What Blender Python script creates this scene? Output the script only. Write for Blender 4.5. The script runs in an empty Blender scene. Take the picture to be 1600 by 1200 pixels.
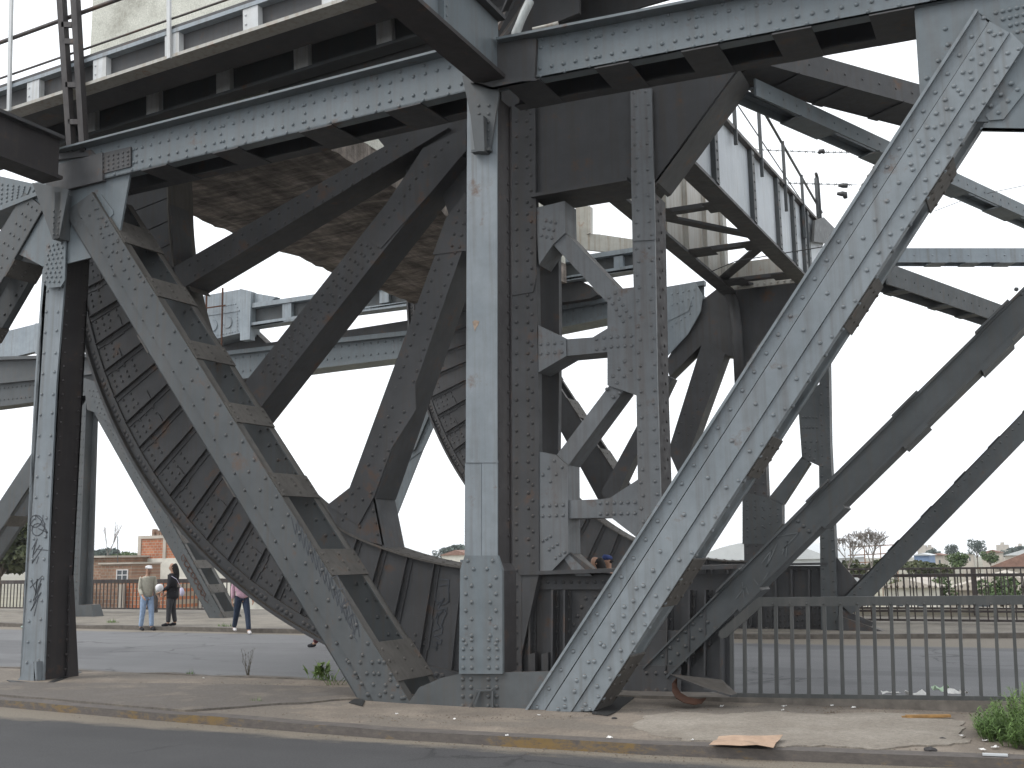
import bpy, math, random
from mathutils import Vector, Matrix
random.seed(7)
C = bpy.context.scene.collection
# ------------------------------------------------------------------ camera
F = 1700.0
RX = Vector((0.9034559, -0.0816844, -0.4208267))
RY = Vector((0.4283686, 0.1345551, 0.8935297))
RZ = Vector((-0.0163631, -0.9875336, 0.1565556))
CAM = Vector((0, 0, 1.75))
def ray(x, y):
    c = Vector((x - 800, y - 600, F))
    return Vector((RX.dot(c), RY.dot(c), RZ.dot(c)))
def onY(x, y, Y): d = ray(x, y); return CAM + d * (Y / d.y)
def onZ(x, y, z): d = ray(x, y); return CAM + d * ((z - CAM.z) / d.z)
def onX(x, y, X): d = ray(x, y); return CAM + d * (X / d.x)
cd = bpy.data.cameras.new('camera'); cam = bpy.data.objects.new('camera', cd); C.objects.link(cam)
m = Matrix(((RX.x, -RX.y, -RX.z, 0), (RY.x, -RY.y, -RY.z, 0), (RZ.x, -RZ.y, -RZ.z, CAM.z), (0, 0, 0, 1)))
cam.matrix_world = m
cd.sensor_width = 36; cd.lens = F / 1600 * 36; cd.clip_start = .05; cd.clip_end = 9000
bpy.context.scene.camera = cam

class Pl:
    """a vertical plane a member stands on; o = metres behind it"""
    def __init__(s, p, n): s.p = Vector(p); s.n = Vector(n).normalized()
    def P(s, x, y, o=0):
        d = ray(x, y); p = s.p - s.n * o
        return CAM + d * ((p - CAM).dot(s.n) / d.dot(s.n))
    def back(s, k): return s.n * -k
def PY(Y): return Pl((0, Y, 0), (0, -1, 0))
def PL2(a, b):
    n = Vector((b[1] - a[1], -(b[0] - a[0]), 0)).normalized()
    if n.y > 0: n = -n
    return Pl((a[0], a[1], 0), n)
YA, YB, YC, YD = 10.85, 13.2, 24.3, 25.8
AR = PY(YA); AL = PL2((-12.9, 11.25), (-5.5, 10.85)); PB = PY(YB); PC = PY(YC); PD = PY(YD)

# ------------------------------------------------------------------ geometry
class G:
    def __init__(s): s.v = []; s.f = []; s.s = []
    def add(s, vs, fs, smooth=False):
        b = len(s.v); s.v += [Vector(v) for v in vs]
        for f in fs: s.f.append([b + i for i in f]); s.s.append(smooth)
        return s
    def prism(s, poly, vec):
        n = len(poly); vec = Vector(vec); poly = [Vector(p) for p in poly]
        nn = Vector((0, 0, 0))
        for i in range(n): nn += poly[i].cross(poly[(i + 1) % n])
        if nn.dot(vec) > 0: poly = poly[::-1]
        vs = poly + [p + vec for p in poly]
        fs = [list(range(n)), list(range(2 * n - 1, n - 1, -1))]
        for i in range(n): j = (i + 1) % n; fs.append([i, n + i, n + j, j])
        return s.add(vs, fs)
    def box(s, a, b):
        x0, y0, z0 = a; x1, y1, z1 = b
        return s.prism([(x0, y0, z0), (x1, y0, z0), (x1, y0, z1), (x0, y0, z1)], (0, y1 - y0, 0))
    def bar(s, p, q, w, h, up=(0, 0, 1)):
        p = Vector(p); q = Vector(q); d = (q - p).normalized(); up = Vector(up)
        u = d.cross(up)
        if u.length < 1e-4: u = d.cross(Vector((1, 0, 0)))
        u.normalize(); t = u.cross(d).normalized()
        a = u * (w / 2); c = t * (h / 2)
        return s.prism([p - a - c, p + a - c, p + a + c, p - a + c], q - p)
    def tube(s, pts, r, k=6, cap=True):
        pts = [Vector(p) for p in pts]; n = len(pts)
        rs = r if isinstance(r, (list, tuple)) else [r] * n
        vs = []; ref = Vector((.13, .31, .94))
        for i, p in enumerate(pts):
            d = (pts[min(i + 1, n - 1)] - pts[max(i - 1, 0)]).normalized()
            u = d.cross(ref)
            if u.length < .05: u = d.cross(Vector((1, 0, 0)))
            u.normalize(); w = d.cross(u)
            for j in range(k):
                a = 2 * math.pi * j / k; vs.append(p + (u * math.cos(a) + w * math.sin(a)) * rs[i])
        fs = []
        for i in range(n - 1):
            for j in range(k):
                j2 = (j + 1) % k; fs.append([i * k + j, i * k + j2, (i + 1) * k + j2, (i + 1) * k + j])
        if cap: fs += [list(range(k))[::-1], list(range((n - 1) * k, n * k))]
        return s.add(vs, fs, k > 5)
    def dome(s, c, n, r, k=7, hh=.66):
        c = Vector(c); n = Vector(n).normalized(); u = n.cross(Vector((.3, .2, .9)))
        u.normalize(); w = n.cross(u); vs = []
        for (q, h) in ((1, -.1), (.86, .34), (.5, .56)):
            for j in range(k):
                a = 2 * math.pi * j / k; vs.append(c + (u * math.cos(a) + w * math.sin(a)) * r * q + n * r * h * hh / .62)
        vs.append(c + n * r * hh); fs = []
        for t in (0, k):
            for j in range(k): j2 = (j + 1) % k; fs.append([t + j, t + j2, t + k + j2, t + k + j])
        for j in range(k): fs.append([2 * k + j, 2 * k + (j + 1) % k, 3 * k])
        return s.add(vs, fs, True)
    # ---- on planes, from photo coordinates
    def plate(s, pl, px, t=.02, o=0.0): return s.prism([pl.P(x, y, o) for x, y in px], pl.back(t))
    def rv(s, pl, a, b, n, o=0.0, r=.026, k=7):
        A = pl.P(a[0], a[1], o); B = pl.P(b[0], b[1], o)
        for i in range(n): s.dome(A.lerp(B, i / max(n - 1, 1)), pl.n, r, k)
        return s
    def patch(s, pl, q, nu, nv, o=0.0, r=.026, stag=0):
        for i in range(nv):
            t = i / max(nv - 1, 1)
            a = (q[0][0] + (q[3][0] - q[0][0]) * t, q[0][1] + (q[3][1] - q[0][1]) * t)
            b = (q[1][0] + (q[2][0] - q[1][0]) * t, q[1][1] + (q[2][1] - q[1][1]) * t)
            if stag and i % 2: a = (a[0] + (b[0] - a[0]) * stag, a[1] + (b[1] - a[1]) * stag); b = (b[0] + (b[0] - a[0]) * stag, b[1] + (b[1] - a[1]) * stag)
            s.rv(pl, a, b, nu, o, r)
        return s
    def rv3(s, A, B, n, nor, r=.026, k=7):
        A = Vector(A); B = Vector(B)
        for i in range(n): s.dome(A.lerp(B, i / max(n - 1, 1)), nor, r, k)
        return s
    def stroke(s, pl, px, w=.016, o=-.004):
        pts = [pl.P(x, y, o) for x, y in px]
        for a, b in zip(pts, pts[1:]):
            d = (b - a)
            if d.length < 1e-5: continue
            u = d.normalized().cross(pl.n) * (w / 2); e = d.normalized() * w * .3
            s.prism([a - u - e, b - u + e, b + u + e, a + u - e], pl.back(.003))
        return s
ORG = {}
def obj(name, g, mt, parent=None, loc=None):
    me = bpy.data.meshes.new(name)
    if parent is not None: org = ORG[parent.name]
    elif loc is not None: org = Vector(loc)
    else:
        xs = [v.x for v in g.v]; ys = [v.y for v in g.v]; zs = [v.z for v in g.v]
        org = Vector(((min(xs) + max(xs)) / 2, (min(ys) + max(ys)) / 2, min(zs)))
    me.from_pydata([tuple(v - org) for v in g.v], [], g.f)
    me.polygons.foreach_set('use_smooth', g.s); me.materials.append(mt); me.update()
    o = bpy.data.objects.new(name, me); C.objects.link(o)
    if parent is not None: o.parent = parent
    else: o.location = org
    ORG[o.name] = org
    return o
def thing(name, label, cat, loc, group=None):
    o = bpy.data.objects.new(name, None); C.objects.link(o); o.location = loc; o.empty_display_size = .3
    ORG[o.name] = Vector(loc); return tag(o, label, cat, group)
def tag(o, label, cat, group=None):
    o['label'] = label; o['category'] = cat
    if group: o['group'] = group
    return o
def struct(name, g, mt, kind='structure'):
    o = obj(name, g, mt, None, (0, 0, 0)); o['kind'] = kind; return o

# ------------------------------------------------------------------ materials
def mat(name): m = bpy.data.materials.new(name); m.use_nodes = True; return m, m.node_tree.nodes, m.node_tree.links, m.node_tree.nodes['Principled BSDF']
def pos_noise(N, L, scale, sc=(1, 1, 1), det=5, rough=.6):
    g = N.new('ShaderNodeNewGeometry'); mp = N.new('ShaderNodeMapping'); mp.inputs['Scale'].default_value = sc
    n = N.new('ShaderNodeTexNoise'); n.inputs['Scale'].default_value = scale; n.inputs['Detail'].default_value = det; n.inputs['Roughness'].default_value = rough
    L.new(g.outputs['Position'], mp.inputs['Vector']); L.new(mp.outputs['Vector'], n.inputs['Vector']); return n
def ramp(N, L, src, stops):
    r = N.new('ShaderNodeValToRGB'); L.new(src, r.inputs['Fac'])
    while len(r.color_ramp.elements) < len(stops): r.color_ramp.elements.new(.5)
    for e, (p, c) in zip(r.color_ramp.elements, stops): e.position = p; e.color = c if len(c) == 4 else (*c, 1)
    return r
def mixc(N, L, fac, a, b, mode='MIX'):
    x = N.new('ShaderNodeMix'); x.data_type = 'RGBA'; x.blend_type = mode
    for inp, val in ((x.inputs[0], fac), (x.inputs[6], a), (x.inputs[7], b)):
        if hasattr(val, 'links'): L.new(val, inp)
        else: inp.default_value = val if isinstance(val, float) else (*val[:3], 1)
    return x.outputs[2]
def steel(name, c1, c2, streak=(.12, .115, .11), rust=.60, rough=.5, dirt=.62, rustc=(.11, .06, .035), dust=None):
    m, N, L, b = mat(name)
    n1 = pos_noise(N, L, 1.3); r1 = ramp(N, L, n1.outputs['Fac'], [(.3, c1), (.7, c2)])
    n2 = pos_noise(N, L, 1.0, (13, 13, .55), 6); r2 = ramp(N, L, n2.outputs['Fac'], [(.47, (0, 0, 0)), (.75, (dirt,) * 3)])
    col = mixc(N, L, r2.outputs['Color'], r1.outputs['Color'], streak)
    n4 = pos_noise(N, L, 7, det=8); r4 = ramp(N, L, n4.outputs['Fac'], [(.25, (.87,) * 3), (.7, (1.07,) * 3)])
    col = mixc(N, L, 1.0, col, r4.outputs['Color'], 'MULTIPLY')
    n3 = pos_noise(N, L, 2.6, det=8, rough=.7); r3 = ramp(N, L, n3.outputs['Fac'], [(rust, (0, 0, 0)), (rust + .12, (.8,) * 3)])
    col = mixc(N, L, r3.outputs['Color'], col, rustc)
    if dust:
        g = N.new('ShaderNodeNewGeometry'); sp = N.new('ShaderNodeSeparateXYZ'); L.new(g.outputs['Normal'], sp.inputs[0])
        rd = ramp(N, L, sp.outputs['Z'], [(.35, (0, 0, 0)), (.75, (.85,) * 3)])
        nd = pos_noise(N, L, 9, det=6); cdn = ramp(N, L, nd.outputs['Fac'], [(.3, dust), (.75, tuple(x * 1.9 for x in dust))])
        col = mixc(N, L, rd.outputs['Color'], col, cdn.outputs['Color'])
    L.new(col, b.inputs['Base Color'])
    b.inputs['Specular IOR Level'].default_value = .35
    rr = ramp(N, L, n4.outputs['Fac'], [(.3, (rough - .1,) * 3), (.7, (rough + .15,) * 3)]); L.new(rr.outputs['Color'], b.inputs['Roughness'])
    bp = N.new('ShaderNodeBump'); bp.inputs['Strength'].default_value = .12; bp.inputs['Distance'].default_value = .01
    n5 = pos_noise(N, L, 30, det=4); L.new(n5.outputs['Fac'], bp.inputs['Height']); L.new(bp.outputs['Normal'], b.inputs['Normal'])
    return m
DUST = (.070, .060, .050)
M = {}
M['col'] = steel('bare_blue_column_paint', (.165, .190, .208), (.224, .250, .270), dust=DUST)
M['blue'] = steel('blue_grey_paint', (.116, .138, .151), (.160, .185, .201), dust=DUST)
M['mid'] = steel('rubbed_blue_grey_paint', (.168, .192, .208), (.228, .254, .272), dust=DUST)
M['pale'] = steel('pale_blue_paint', (.22, .255, .285), (.30, .34, .37), streak=(.17, .16, .145), rust=.72)
M['shade'] = steel('painted_shade_steel', (.030, .027, .028), (.048, .044, .045), streak=(.06, .05, .045), rust=.6, rough=.65)  # base darkened to paint in shade on column sides, cross beams, lattice post
M['kpost'] = steel('faded_grey_paint', (.128, .138, .147), (.176, .187, .197), streak=(.10, .08, .065), rust=.60, dust=DUST)
M['grey'] = steel('weathered_grey_paint', (.064, .071, .075), (.094, .102, .107), streak=(.085, .075, .065), rust=.60, dust=DUST, rough=.55)
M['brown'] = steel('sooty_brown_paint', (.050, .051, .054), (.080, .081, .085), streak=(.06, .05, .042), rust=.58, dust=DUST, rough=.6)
M['dusty'] = steel('dust_caked_steel', (.076, .070, .064), (.118, .109, .099), streak=(.05, .046, .04), rust=.6, rough=.75)
M['white'] = steel('dirty_white_paint', (.48, .50, .51), (.60, .61, .61), streak=(.3, .27, .22), rust=.68, rustc=(.25, .13, .06), dirt=.6)
M['panel'] = steel('pale_panel_paint', (.40, .435, .47), (.50, .53, .56), streak=(.3, .3, .29), rust=.72, dirt=.5)
M['rusty'] = steel('rusting_cream_paint', (.36, .35, .32), (.46, .45, .41), streak=(.26, .20, .14), rust=.60, rustc=(.28, .12, .05), dirt=.8)
M['rust'] = steel('rust', (.065, .032, .022), (.11, .05, .03), streak=(.05, .03, .02), rust=.6, rough=.85)
M['rail'] = steel('grey_railing_paint', (.062, .065, .064), (.088, .091, .09), rust=.66)
M['darkrail'] = steel('dark_railing_paint', (.05, .04, .04), (.08, .068, .062), rust=.55)
def plain(name, c, rough=.7, var=.25, scale=8, bump=0):
    m, N, L, b = mat(name)
    n = pos_noise(N, L, scale); r = ramp(N, L, n.outputs['Fac'], [(.25, tuple(x * (1 - var) for x in c)), (.75, tuple(min(1, x * (1 + var)) for x in c))])
    L.new(r.outputs['Color'], b.inputs['Base Color']); b.inputs['Roughness'].default_value = rough
    if bump:
        bp = N.new('ShaderNodeBump'); bp.inputs['Strength'].default_value = bump; bp.inputs['Distance'].default_value = .02
        L.new(n.outputs['Fac'], bp.inputs['Height']); L.new(bp.outputs['Normal'], b.inputs['Normal'])
    return m
def asphalt(name, c1, c2, sand=(.20, .172, .135), edges=()):
    m, N, L, b = mat(name)
    n = pos_noise(N, L, .6, det=6); r = ramp(N, L, n.outputs['Fac'], [(.3, c1), (.7, c2)])
    n2 = pos_noise(N, L, 60, det=3, rough=.8); r2 = ramp(N, L, n2.outputs['Fac'], [(.3, (.62,) * 3), (.72, (1.38,) * 3)])
    col = mixc(N, L, 1.0, r.outputs['Color'], r2.outputs['Color'], 'MULTIPLY')
    n3 = pos_noise(N, L, 1.0, (.12, 2.2, 1), 4); r3 = ramp(N, L, n3.outputs['Fac'], [(.42, (0, 0, 0)), (.8, (.35,) * 3)])
    col = mixc(N, L, r3.outputs['Color'], col, tuple(x * .62 for x in c1))
    v = N.new('ShaderNodeTexVoronoi'); v.feature = 'DISTANCE_TO_EDGE'; v.inputs['Scale'].default_value = .42
    wn = pos_noise(N, L, 1.6, det=6); gp = N.new('ShaderNodeNewGeometry'); va = N.new('ShaderNodeVectorMath'); va.operation = 'MULTIPLY_ADD'; L.new(wn.outputs['Color'], va.inputs[0]); va.inputs[1].default_value = (.9, .9, 0); L.new(gp.outputs['Position'], va.inputs[2]); L.new(va.outputs[0], v.inputs['Vector'])
    rc_ = ramp(N, L, v.outputs['Distance'], [(.004, (.55,) * 3), (.016, (1, 1, 1))]); nk_ = pos_noise(N, L, .35, det=2); rk_ = ramp(N, L, nk_.outputs['Fac'], [(.48, (0, 0, 0)), (.56, (1, 1, 1))])
    col = mixc(N, L, rk_.outputs['Color'], col, mixc(N, L, 1.0, col, rc_.outputs['Color'], 'MULTIPLY'))
    npch = pos_noise(N, L, .22, (.35, 1, 1), 3); rp = ramp(N, L, npch.outputs['Fac'], [(.55, (1, 1, 1)), (.57, (.80, .80, .81))]); col = mixc(N, L, 1.0, col, rp.outputs['Color'], 'MULTIPLY')
    for (y0, y1) in edges:       # dust drifted against the kerbs: y0 full, y1 none
        g = N.new('ShaderNodeNewGeometry'); sp = N.new('ShaderNodeSeparateXYZ'); L.new(g.outputs['Position'], sp.inputs[0])
        mr = N.new('ShaderNodeMapRange'); mr.inputs[1].default_value = y1; mr.inputs[2].default_value = y0; L.new(sp.outputs['Y'], mr.inputs[0])
        nn = pos_noise(N, L, 2.2, (.7, 1.6, 1), 7, .7)
        ad = N.new('ShaderNodeMath'); ad.operation = 'MULTIPLY_ADD'; L.new(nn.outputs['Fac'], ad.inputs[0]); ad.inputs[1].default_value = .9; ad.inputs[2].default_value = -.45
        a2 = N.new('ShaderNodeMath'); a2.operation = 'ADD'; L.new(mr.outputs[0], a2.inputs[0]); L.new(ad.outputs[0], a2.inputs[1])
        rs = ramp(N, L, a2.outputs[0], [(.38, (0, 0, 0)), (.68, (.9,) * 3)])
        sc = mixc(N, L, 1.0, sand, r2.outputs['Color'], 'MULTIPLY'); col = mixc(N, L, rs.outputs['Color'], col, sc)
    L.new(col, b.inputs['Base Color']); b.inputs['Roughness'].default_value = .85
    bp = N.new('ShaderNodeBump'); bp.inputs['Strength'].default_value = .35; bp.inputs['Distance'].default_value = .012
    L.new(n2.outputs['Fac'], bp.inputs['Height']); L.new(bp.outputs['Normal'], b.inputs['Normal'])
    return m
M['road'] = asphalt('asphalt', (.047, .046, .048), (.061, .060, .062), edges=((9.25, 8.55),))
M['road2'] = asphalt('pale_asphalt', (.138, .139, .144), (.170, .171, .176), edges=((22.0, 21.2),))
def concrete(name, c1, c2, dirt, sc=1.2, bump=.3, patchc=None):
    m, N, L, b = mat(name)
    n = pos_noise(N, L, sc, det=9, rough=.68); r = ramp(N, L, n.outputs['Fac'], [(.32, dirt), (.5, c1), (.72, c2)])
    n2 = pos_noise(N, L, 35, det=4, rough=.8); r2 = ramp(N, L, n2.outputs['Fac'], [(.3, (.68,) * 3), (.7, (1.28,) * 3)])
    col = mixc(N, L, 1.0, r.outputs['Color'], r2.outputs['Color'], 'MULTIPLY')
    if patchc:
        n3 = pos_noise(N, L, .55, (1, 1.6, 1), 6); r3 = ramp(N, L, n3.outputs['Fac'], [(.5, (0, 0, 0)), (.53, (.8,) * 3)])
        col = mixc(N, L, r3.outputs['Color'], col, mixc(N, L, 1.0, patchc, r2.outputs['Color'], 'MULTIPLY'))
    L.new(col, b.inputs['Base Color']); b.inputs['Roughness'].default_value = .9
    bp = N.new('ShaderNodeBump'); bp.inputs['Strength'].default_value = bump; bp.inputs['Distance'].default_value = .03
    L.new(n2.outputs['Fac'], bp.inputs['Height']); L.new(bp.outputs['Normal'], b.inputs['Normal'])
    return m
M['median'] = concrete('dusty_pavement', (.205, .172, .140), (.29, .245, .198), (.145, .122, .10), 1.1, patchc=(.165, .143, .120))
M['fpave'] = concrete('far_pavement', (.19, .17, .14), (.25, .225, .19), (.13, .115, .10))
M['cw_face'] = concrete('stained_concrete', (.52, .52, .46), (.66, .66, .59), (.26, .25, .21), 1.0, .2)
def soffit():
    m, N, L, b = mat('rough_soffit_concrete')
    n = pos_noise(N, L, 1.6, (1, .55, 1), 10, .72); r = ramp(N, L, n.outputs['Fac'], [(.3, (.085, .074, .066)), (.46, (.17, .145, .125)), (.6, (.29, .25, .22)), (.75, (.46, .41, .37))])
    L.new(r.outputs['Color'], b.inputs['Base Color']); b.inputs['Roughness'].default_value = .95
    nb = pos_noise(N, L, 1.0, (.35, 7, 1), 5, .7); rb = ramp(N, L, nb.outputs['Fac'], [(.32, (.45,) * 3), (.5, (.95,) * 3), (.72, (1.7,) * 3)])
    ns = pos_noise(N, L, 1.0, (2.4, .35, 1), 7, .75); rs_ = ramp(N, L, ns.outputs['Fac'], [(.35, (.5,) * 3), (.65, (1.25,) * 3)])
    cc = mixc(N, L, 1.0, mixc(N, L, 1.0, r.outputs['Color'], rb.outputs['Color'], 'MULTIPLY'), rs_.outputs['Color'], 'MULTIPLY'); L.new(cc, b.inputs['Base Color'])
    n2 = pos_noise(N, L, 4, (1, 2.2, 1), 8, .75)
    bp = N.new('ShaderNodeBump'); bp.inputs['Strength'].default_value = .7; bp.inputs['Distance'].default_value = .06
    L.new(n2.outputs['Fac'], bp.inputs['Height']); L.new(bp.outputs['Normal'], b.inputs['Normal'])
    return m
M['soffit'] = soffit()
def kerbmat():
    m, N, L, b = mat('worn_yellow_kerb')
    n = pos_noise(N, L, .8, (1, 1, 1), 3); n2 = pos_noise(N, L, 9, (1, 1, 2.5), 7, .75)
    ad = N.new('ShaderNodeMath'); ad.operation = 'MULTIPLY_ADD'; L.new(n2.outputs['Fac'], ad.inputs[0]); ad.inputs[1].default_value = .7; L.new(n.outputs['Fac'], ad.inputs[2])
    r = ramp(N, L, ad.outputs[0], [(.86, (0, 0, 0)), (1.0, (.8,) * 3)])
    gg = N.new('ShaderNodeNewGeometry'); sp = N.new('ShaderNodeSeparateXYZ'); L.new(gg.outputs['True Normal'], sp.inputs[0])
    fr = ramp(N, L, sp.outputs['Z'], [(.3, (1, 1, 1)), (.6, (.0, .0, .0))])
    fac = mixc(N, L, 1.0, r.outputs['Color'], fr.outputs['Color'], 'MULTIPLY')
    top = ramp(N, L, n2.outputs['Fac'], [(.3, (.075, .066, .062)), (.7, (.135, .118, .105))])
    col = mixc(N, L, fac, top.outputs['Color'], (.20, .125, .036))
    L.new(col, b.inputs['Base Color']); b.inputs['Roughness'].default_value = .85; return m
M['kerb'] = kerbmat()
M['stonekerb'] = plain('stone_kerb', (.13, .115, .10), .9, .35, 7, .3)
def brickmat(name, c1, c2, mor, sc=1.0):
    m, N, L, b = mat(name)
    g = N.new('ShaderNodeNewGeometry'); mp = N.new('ShaderNodeMapping'); mp.inputs['Rotation'].default_value = (math.radians(90), 0, 0)
    t = N.new('ShaderNodeTexBrick'); t.inputs['Scale'].default_value = sc
    t.inputs['Color1'].default_value = (*c1, 1); t.inputs['Color2'].default_value = (*c2, 1); t.inputs['Mortar'].default_value = (*mor, 1)
    t.inputs['Brick Width'].default_value = .36; t.inputs['Row Height'].default_value = .2; t.inputs['Mortar Size'].default_value = .02
    L.new(g.outputs['Position'], mp.inputs['Vector']); L.new(mp.outputs['Vector'], t.inputs['Vector'])
    n = pos_noise(N, L, 1.5); r = ramp(N, L, n.outputs['Fac'], [(.3, (.75,) * 3), (.7, (1.15,) * 3)])
    L.new(mixc(N, L, 1.0, t.outputs['Color'], r.outputs['Color'], 'MULTIPLY'), b.inputs['Base Color']); b.inputs['Roughness'].default_value = .9; return m
M['brick'] = brickmat('orange_hollow_brick', (.36, .12, .06), (.44, .17, .085), (.36, .29, .22))
M['brick2'] = brickmat('brown_brick', (.22, .12, .08), (.30, .18, .12), (.28, .24, .19))
M['render'] = plain('cream_render', (.60, .58, .52), .9, .2, 1.2)
M['cwall'] = plain('pale_parapet', (.55, .51, .42), .9, .15, 1.5)
M['near_black'] = plain('dark_opening', (.02, .02, .02), .6)
M['glass'] = plain('window_glass', (.06, .07, .08), .15)
M['wood'] = plain('weathered_plank', (.30, .17, .06), .8, .35, 14)
M['card'] = plain('cardboard', (.40, .28, .20), .85, .25, 6)
M['chip'] = plain('rust_chip_paint', (.25, .19, .145), .9, .4, 30)
M['paper'] = plain('litter_paper', (.75, .74, .72), .8, .12, 20)
M['greenpaper'] = plain('green_paper', (.52, .66, .50), .8, .1, 20)
M['stone'] = plain('dark_stone', (.045, .042, .042), .9, .4, 20)
M['ink'] = plain('graffiti_ink', (.050, .056, .066), .6, .5, 5)
M['chalk'] = plain('graffiti_chalk', (.115, .125, .13), .8)
M['bark'] = plain('bark', (.11, .09, .07), .9, .4, 6)
M['greybark'] = plain('pale_bark', (.20, .18, .165), .9, .3, 6)
M['wire'] = plain('wire', (.05, .05, .05), .5)
M['soil'] = plain('far_ground', (.20, .185, .13), .95, .4, .05)
M['roofred'] = plain('red_roof', (.22, .13, .10), .9, .3, 3)
M['shed'] = plain('pale_sheet_roof', (.50, .52, .53), .6, .1, 1)
M['house'] = plain('pale_house', (.42, .38, .33), .9, .2, .4)
M['bluehouse'] = plain('blue_shed', (.18, .26, .42), .8, .2, .4)
M['pipe'] = steel('pipe_paint', (.30, .32, .32), (.40, .42, .41))
def leafmat(name, c1, c2):
    m, N, L, b = mat(name)
    n = pos_noise(N, L, 1.1, det=4); n2 = N.new('ShaderNodeNewGeometry')
    r = ramp(N, L, n.outputs['Fac'], [(.3, c1), (.7, c2)])
    rr = ramp(N, L, n2.outputs['Random Per Island'], [(0, (.65,) * 3), (1, (1.45,) * 3)])
    L.new(mixc(N, L, 1.0, r.outputs['Color'], rr.outputs['Color'], 'MULTIPLY'), b.inputs['Base Color']); b.inputs['Roughness'].default_value = .7; return m
M['grass'] = leafmat('grass_blades', (.060, .115, .028), (.13, .205, .055))
M['weed'] = leafmat('weed_leaves', (.07, .12, .03), (.13, .19, .055))
M['dry'] = leafmat('dry_stalks', (.07, .06, .04), (.12, .10, .07))
M['leafd'] = leafmat('dark_foliage', (.035, .05, .02), (.085, .09, .035))
M['leafg'] = leafmat('green_foliage', (.05, .085, .03), (.095, .14, .05))
M['leafb'] = leafmat('bluish_foliage', (.06, .085, .075), (.10, .13, .115))
# ------------------------------------------------------------------ light
w = bpy.data.worlds.new('World'); bpy.context.scene.world = w; w.use_nodes = True
N, L = w.node_tree.nodes, w.node_tree.links
sky = N.new('ShaderNodeTexSky'); sky.sky_type = 'NISHITA'; sky.sun_disc = False
SE, SR = math.radians(48), math.radians(232)
sky.sun_elevation = SE; sky.sun_rotation = SR; sky.air_density = 1.0; sky.dust_density = 1.0; sky.ozone_density = 1.0
hs = N.new('ShaderNodeHueSaturation'); hs.inputs['Saturation'].default_value = .22
L.new(sky.outputs[0], hs.inputs['Color'])
ov = N.new('ShaderNodeMix'); ov.data_type = 'RGBA'; ov.inputs[0].default_value = .82; ov.inputs[7].default_value = (8.6, 8.9, 9.2, 1)     # a closed bright cloud deck over the clear sky
L.new(hs.outputs[0], ov.inputs[6]); L.new(ov.outputs[2], N['Background'].inputs[0]); N['Background'].inputs[1].default_value = .15
sd = bpy.data.lights.new('sun', 'SUN'); so = bpy.data.objects.new('sun', sd); C.objects.link(so)
sd.energy = 1.5; sd.angle = math.radians(25); sd.color = (1, .97, .93)
d = Vector((math.sin(SR) * math.cos(SE), math.cos(SR) * math.cos(SE), math.sin(SE)))
so.rotation_euler = d.to_track_quat('Z', 'Y').to_euler(); so.location = d * 60
vs = bpy.context.scene.view_settings; vs.view_transform = 'Standard'; vs.look = 'None'; vs.exposure = .26; vs.gamma = 1
#SECTIONS
# ================================================================== ground
nk = [onZ(x, y, .15) for x, y in [(-100, 1085), (0, 1093), (200, 1110), (400, 1125), (600, 1140), (800, 1152), (1000, 1163), (1200, 1171), (1400, 1179), (1600, 1186), (1750, 1191)]]
nk = [Vector((-90, nk[0].y + 1.5, .15))] + nk + [Vector((30, nk[-1].y + .6, .15))]
rk = random.Random(3)
def strip_mesh(pts, off, depth):
    g = G()
    for a, b in zip(pts, pts[1:]):
        A, B = a + Vector((0, off, 0)), b + Vector((0, off, 0)); g.prism([a, b, B, A], (0, 0, -depth))
    return g
def fine(pts, step=.5, lo=-30, hi=6, amp=.006):
    out = []
    for a, b in zip(pts, pts[1:]):
        n = max(1, int((b - a).length / step)) if a.x > lo and b.x < hi else 1
        for i in range(n):
            p = a.lerp(b, i / n); out.append(p + (Vector((0, rk.uniform(-amp, amp), rk.uniform(-amp, amp))) if n > 1 else Vector()))
    return out + [pts[-1]]
nkf = fine(nk)
struct('kerb', strip_mesh(nkf, .20, .22), M['kerb'])
BK = 12.6
g = G()
far_edge = [Vector((p.x, BK - .12, .15)) for p in nkf]
near_edge = [p + Vector((0, .203, -.004)) for p in nkf]
vs_ = []; fs_ = []
ny = 10
for i, (a, b) in enumerate(zip(near_edge, far_edge)):
    for j in range(ny + 1):
        p = a.lerp(b, j / ny)
        if 0 < j < ny: p.z += rk.uniform(-.008, .006)
        vs_.append(p)
for i in range(len(near_edge) - 1):
    for j in range(ny): a = i * (ny + 1) + j; fs_.append([a, a + ny + 1, a + ny + 2, a + 1])
g.add(vs_, fs_, True)
struct('median_pavement', g, M['median'])
# thin asphalt patch over the left part of the median
pp = [(-60, 1066), (60, 1066), (330, 1068), (560, 1074), (566, 1090), (530, 1092), (480, 1097), (440, 1098), (380, 1103), (290, 1109), (200, 1102), (90, 1092), (-60, 1080)]
M['patch'] = concrete('asphalt_patch', (.118, .104, .092), (.158, .140, .124), (.20, .17, .138), 1.6)
g = G().prism([onZ(x, y, .17) for x, y in pp], (0, 0, -.03)); struct('pavement_patch', g, M['patch'])
M['cement'] = concrete('pale_cement_skim', (.255, .226, .19), (.335, .30, .258), (.20, .172, .142), 1.5)
cp = [(1010, 1118), (1060, 1112), (1130, 1116), (1210, 1110), (1300, 1117), (1380, 1112), (1470, 1120), (1510, 1128), (1495, 1146), (1520, 1160), (1440, 1164), (1370, 1170), (1290, 1164), (1220, 1166), (1150, 1158), (1080, 1157), (1020, 1148), (985, 1135)]
cp2 = []
for (a, b) in zip(cp, cp[1:] + cp[:1]):
    for q in range(6): t = q / 6; cp2.append((a[0] + (b[0] - a[0]) * t + rk.uniform(-7, 7), a[1] + (b[1] - a[1]) * t + rk.uniform(-1.3, 1.3)))
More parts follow.
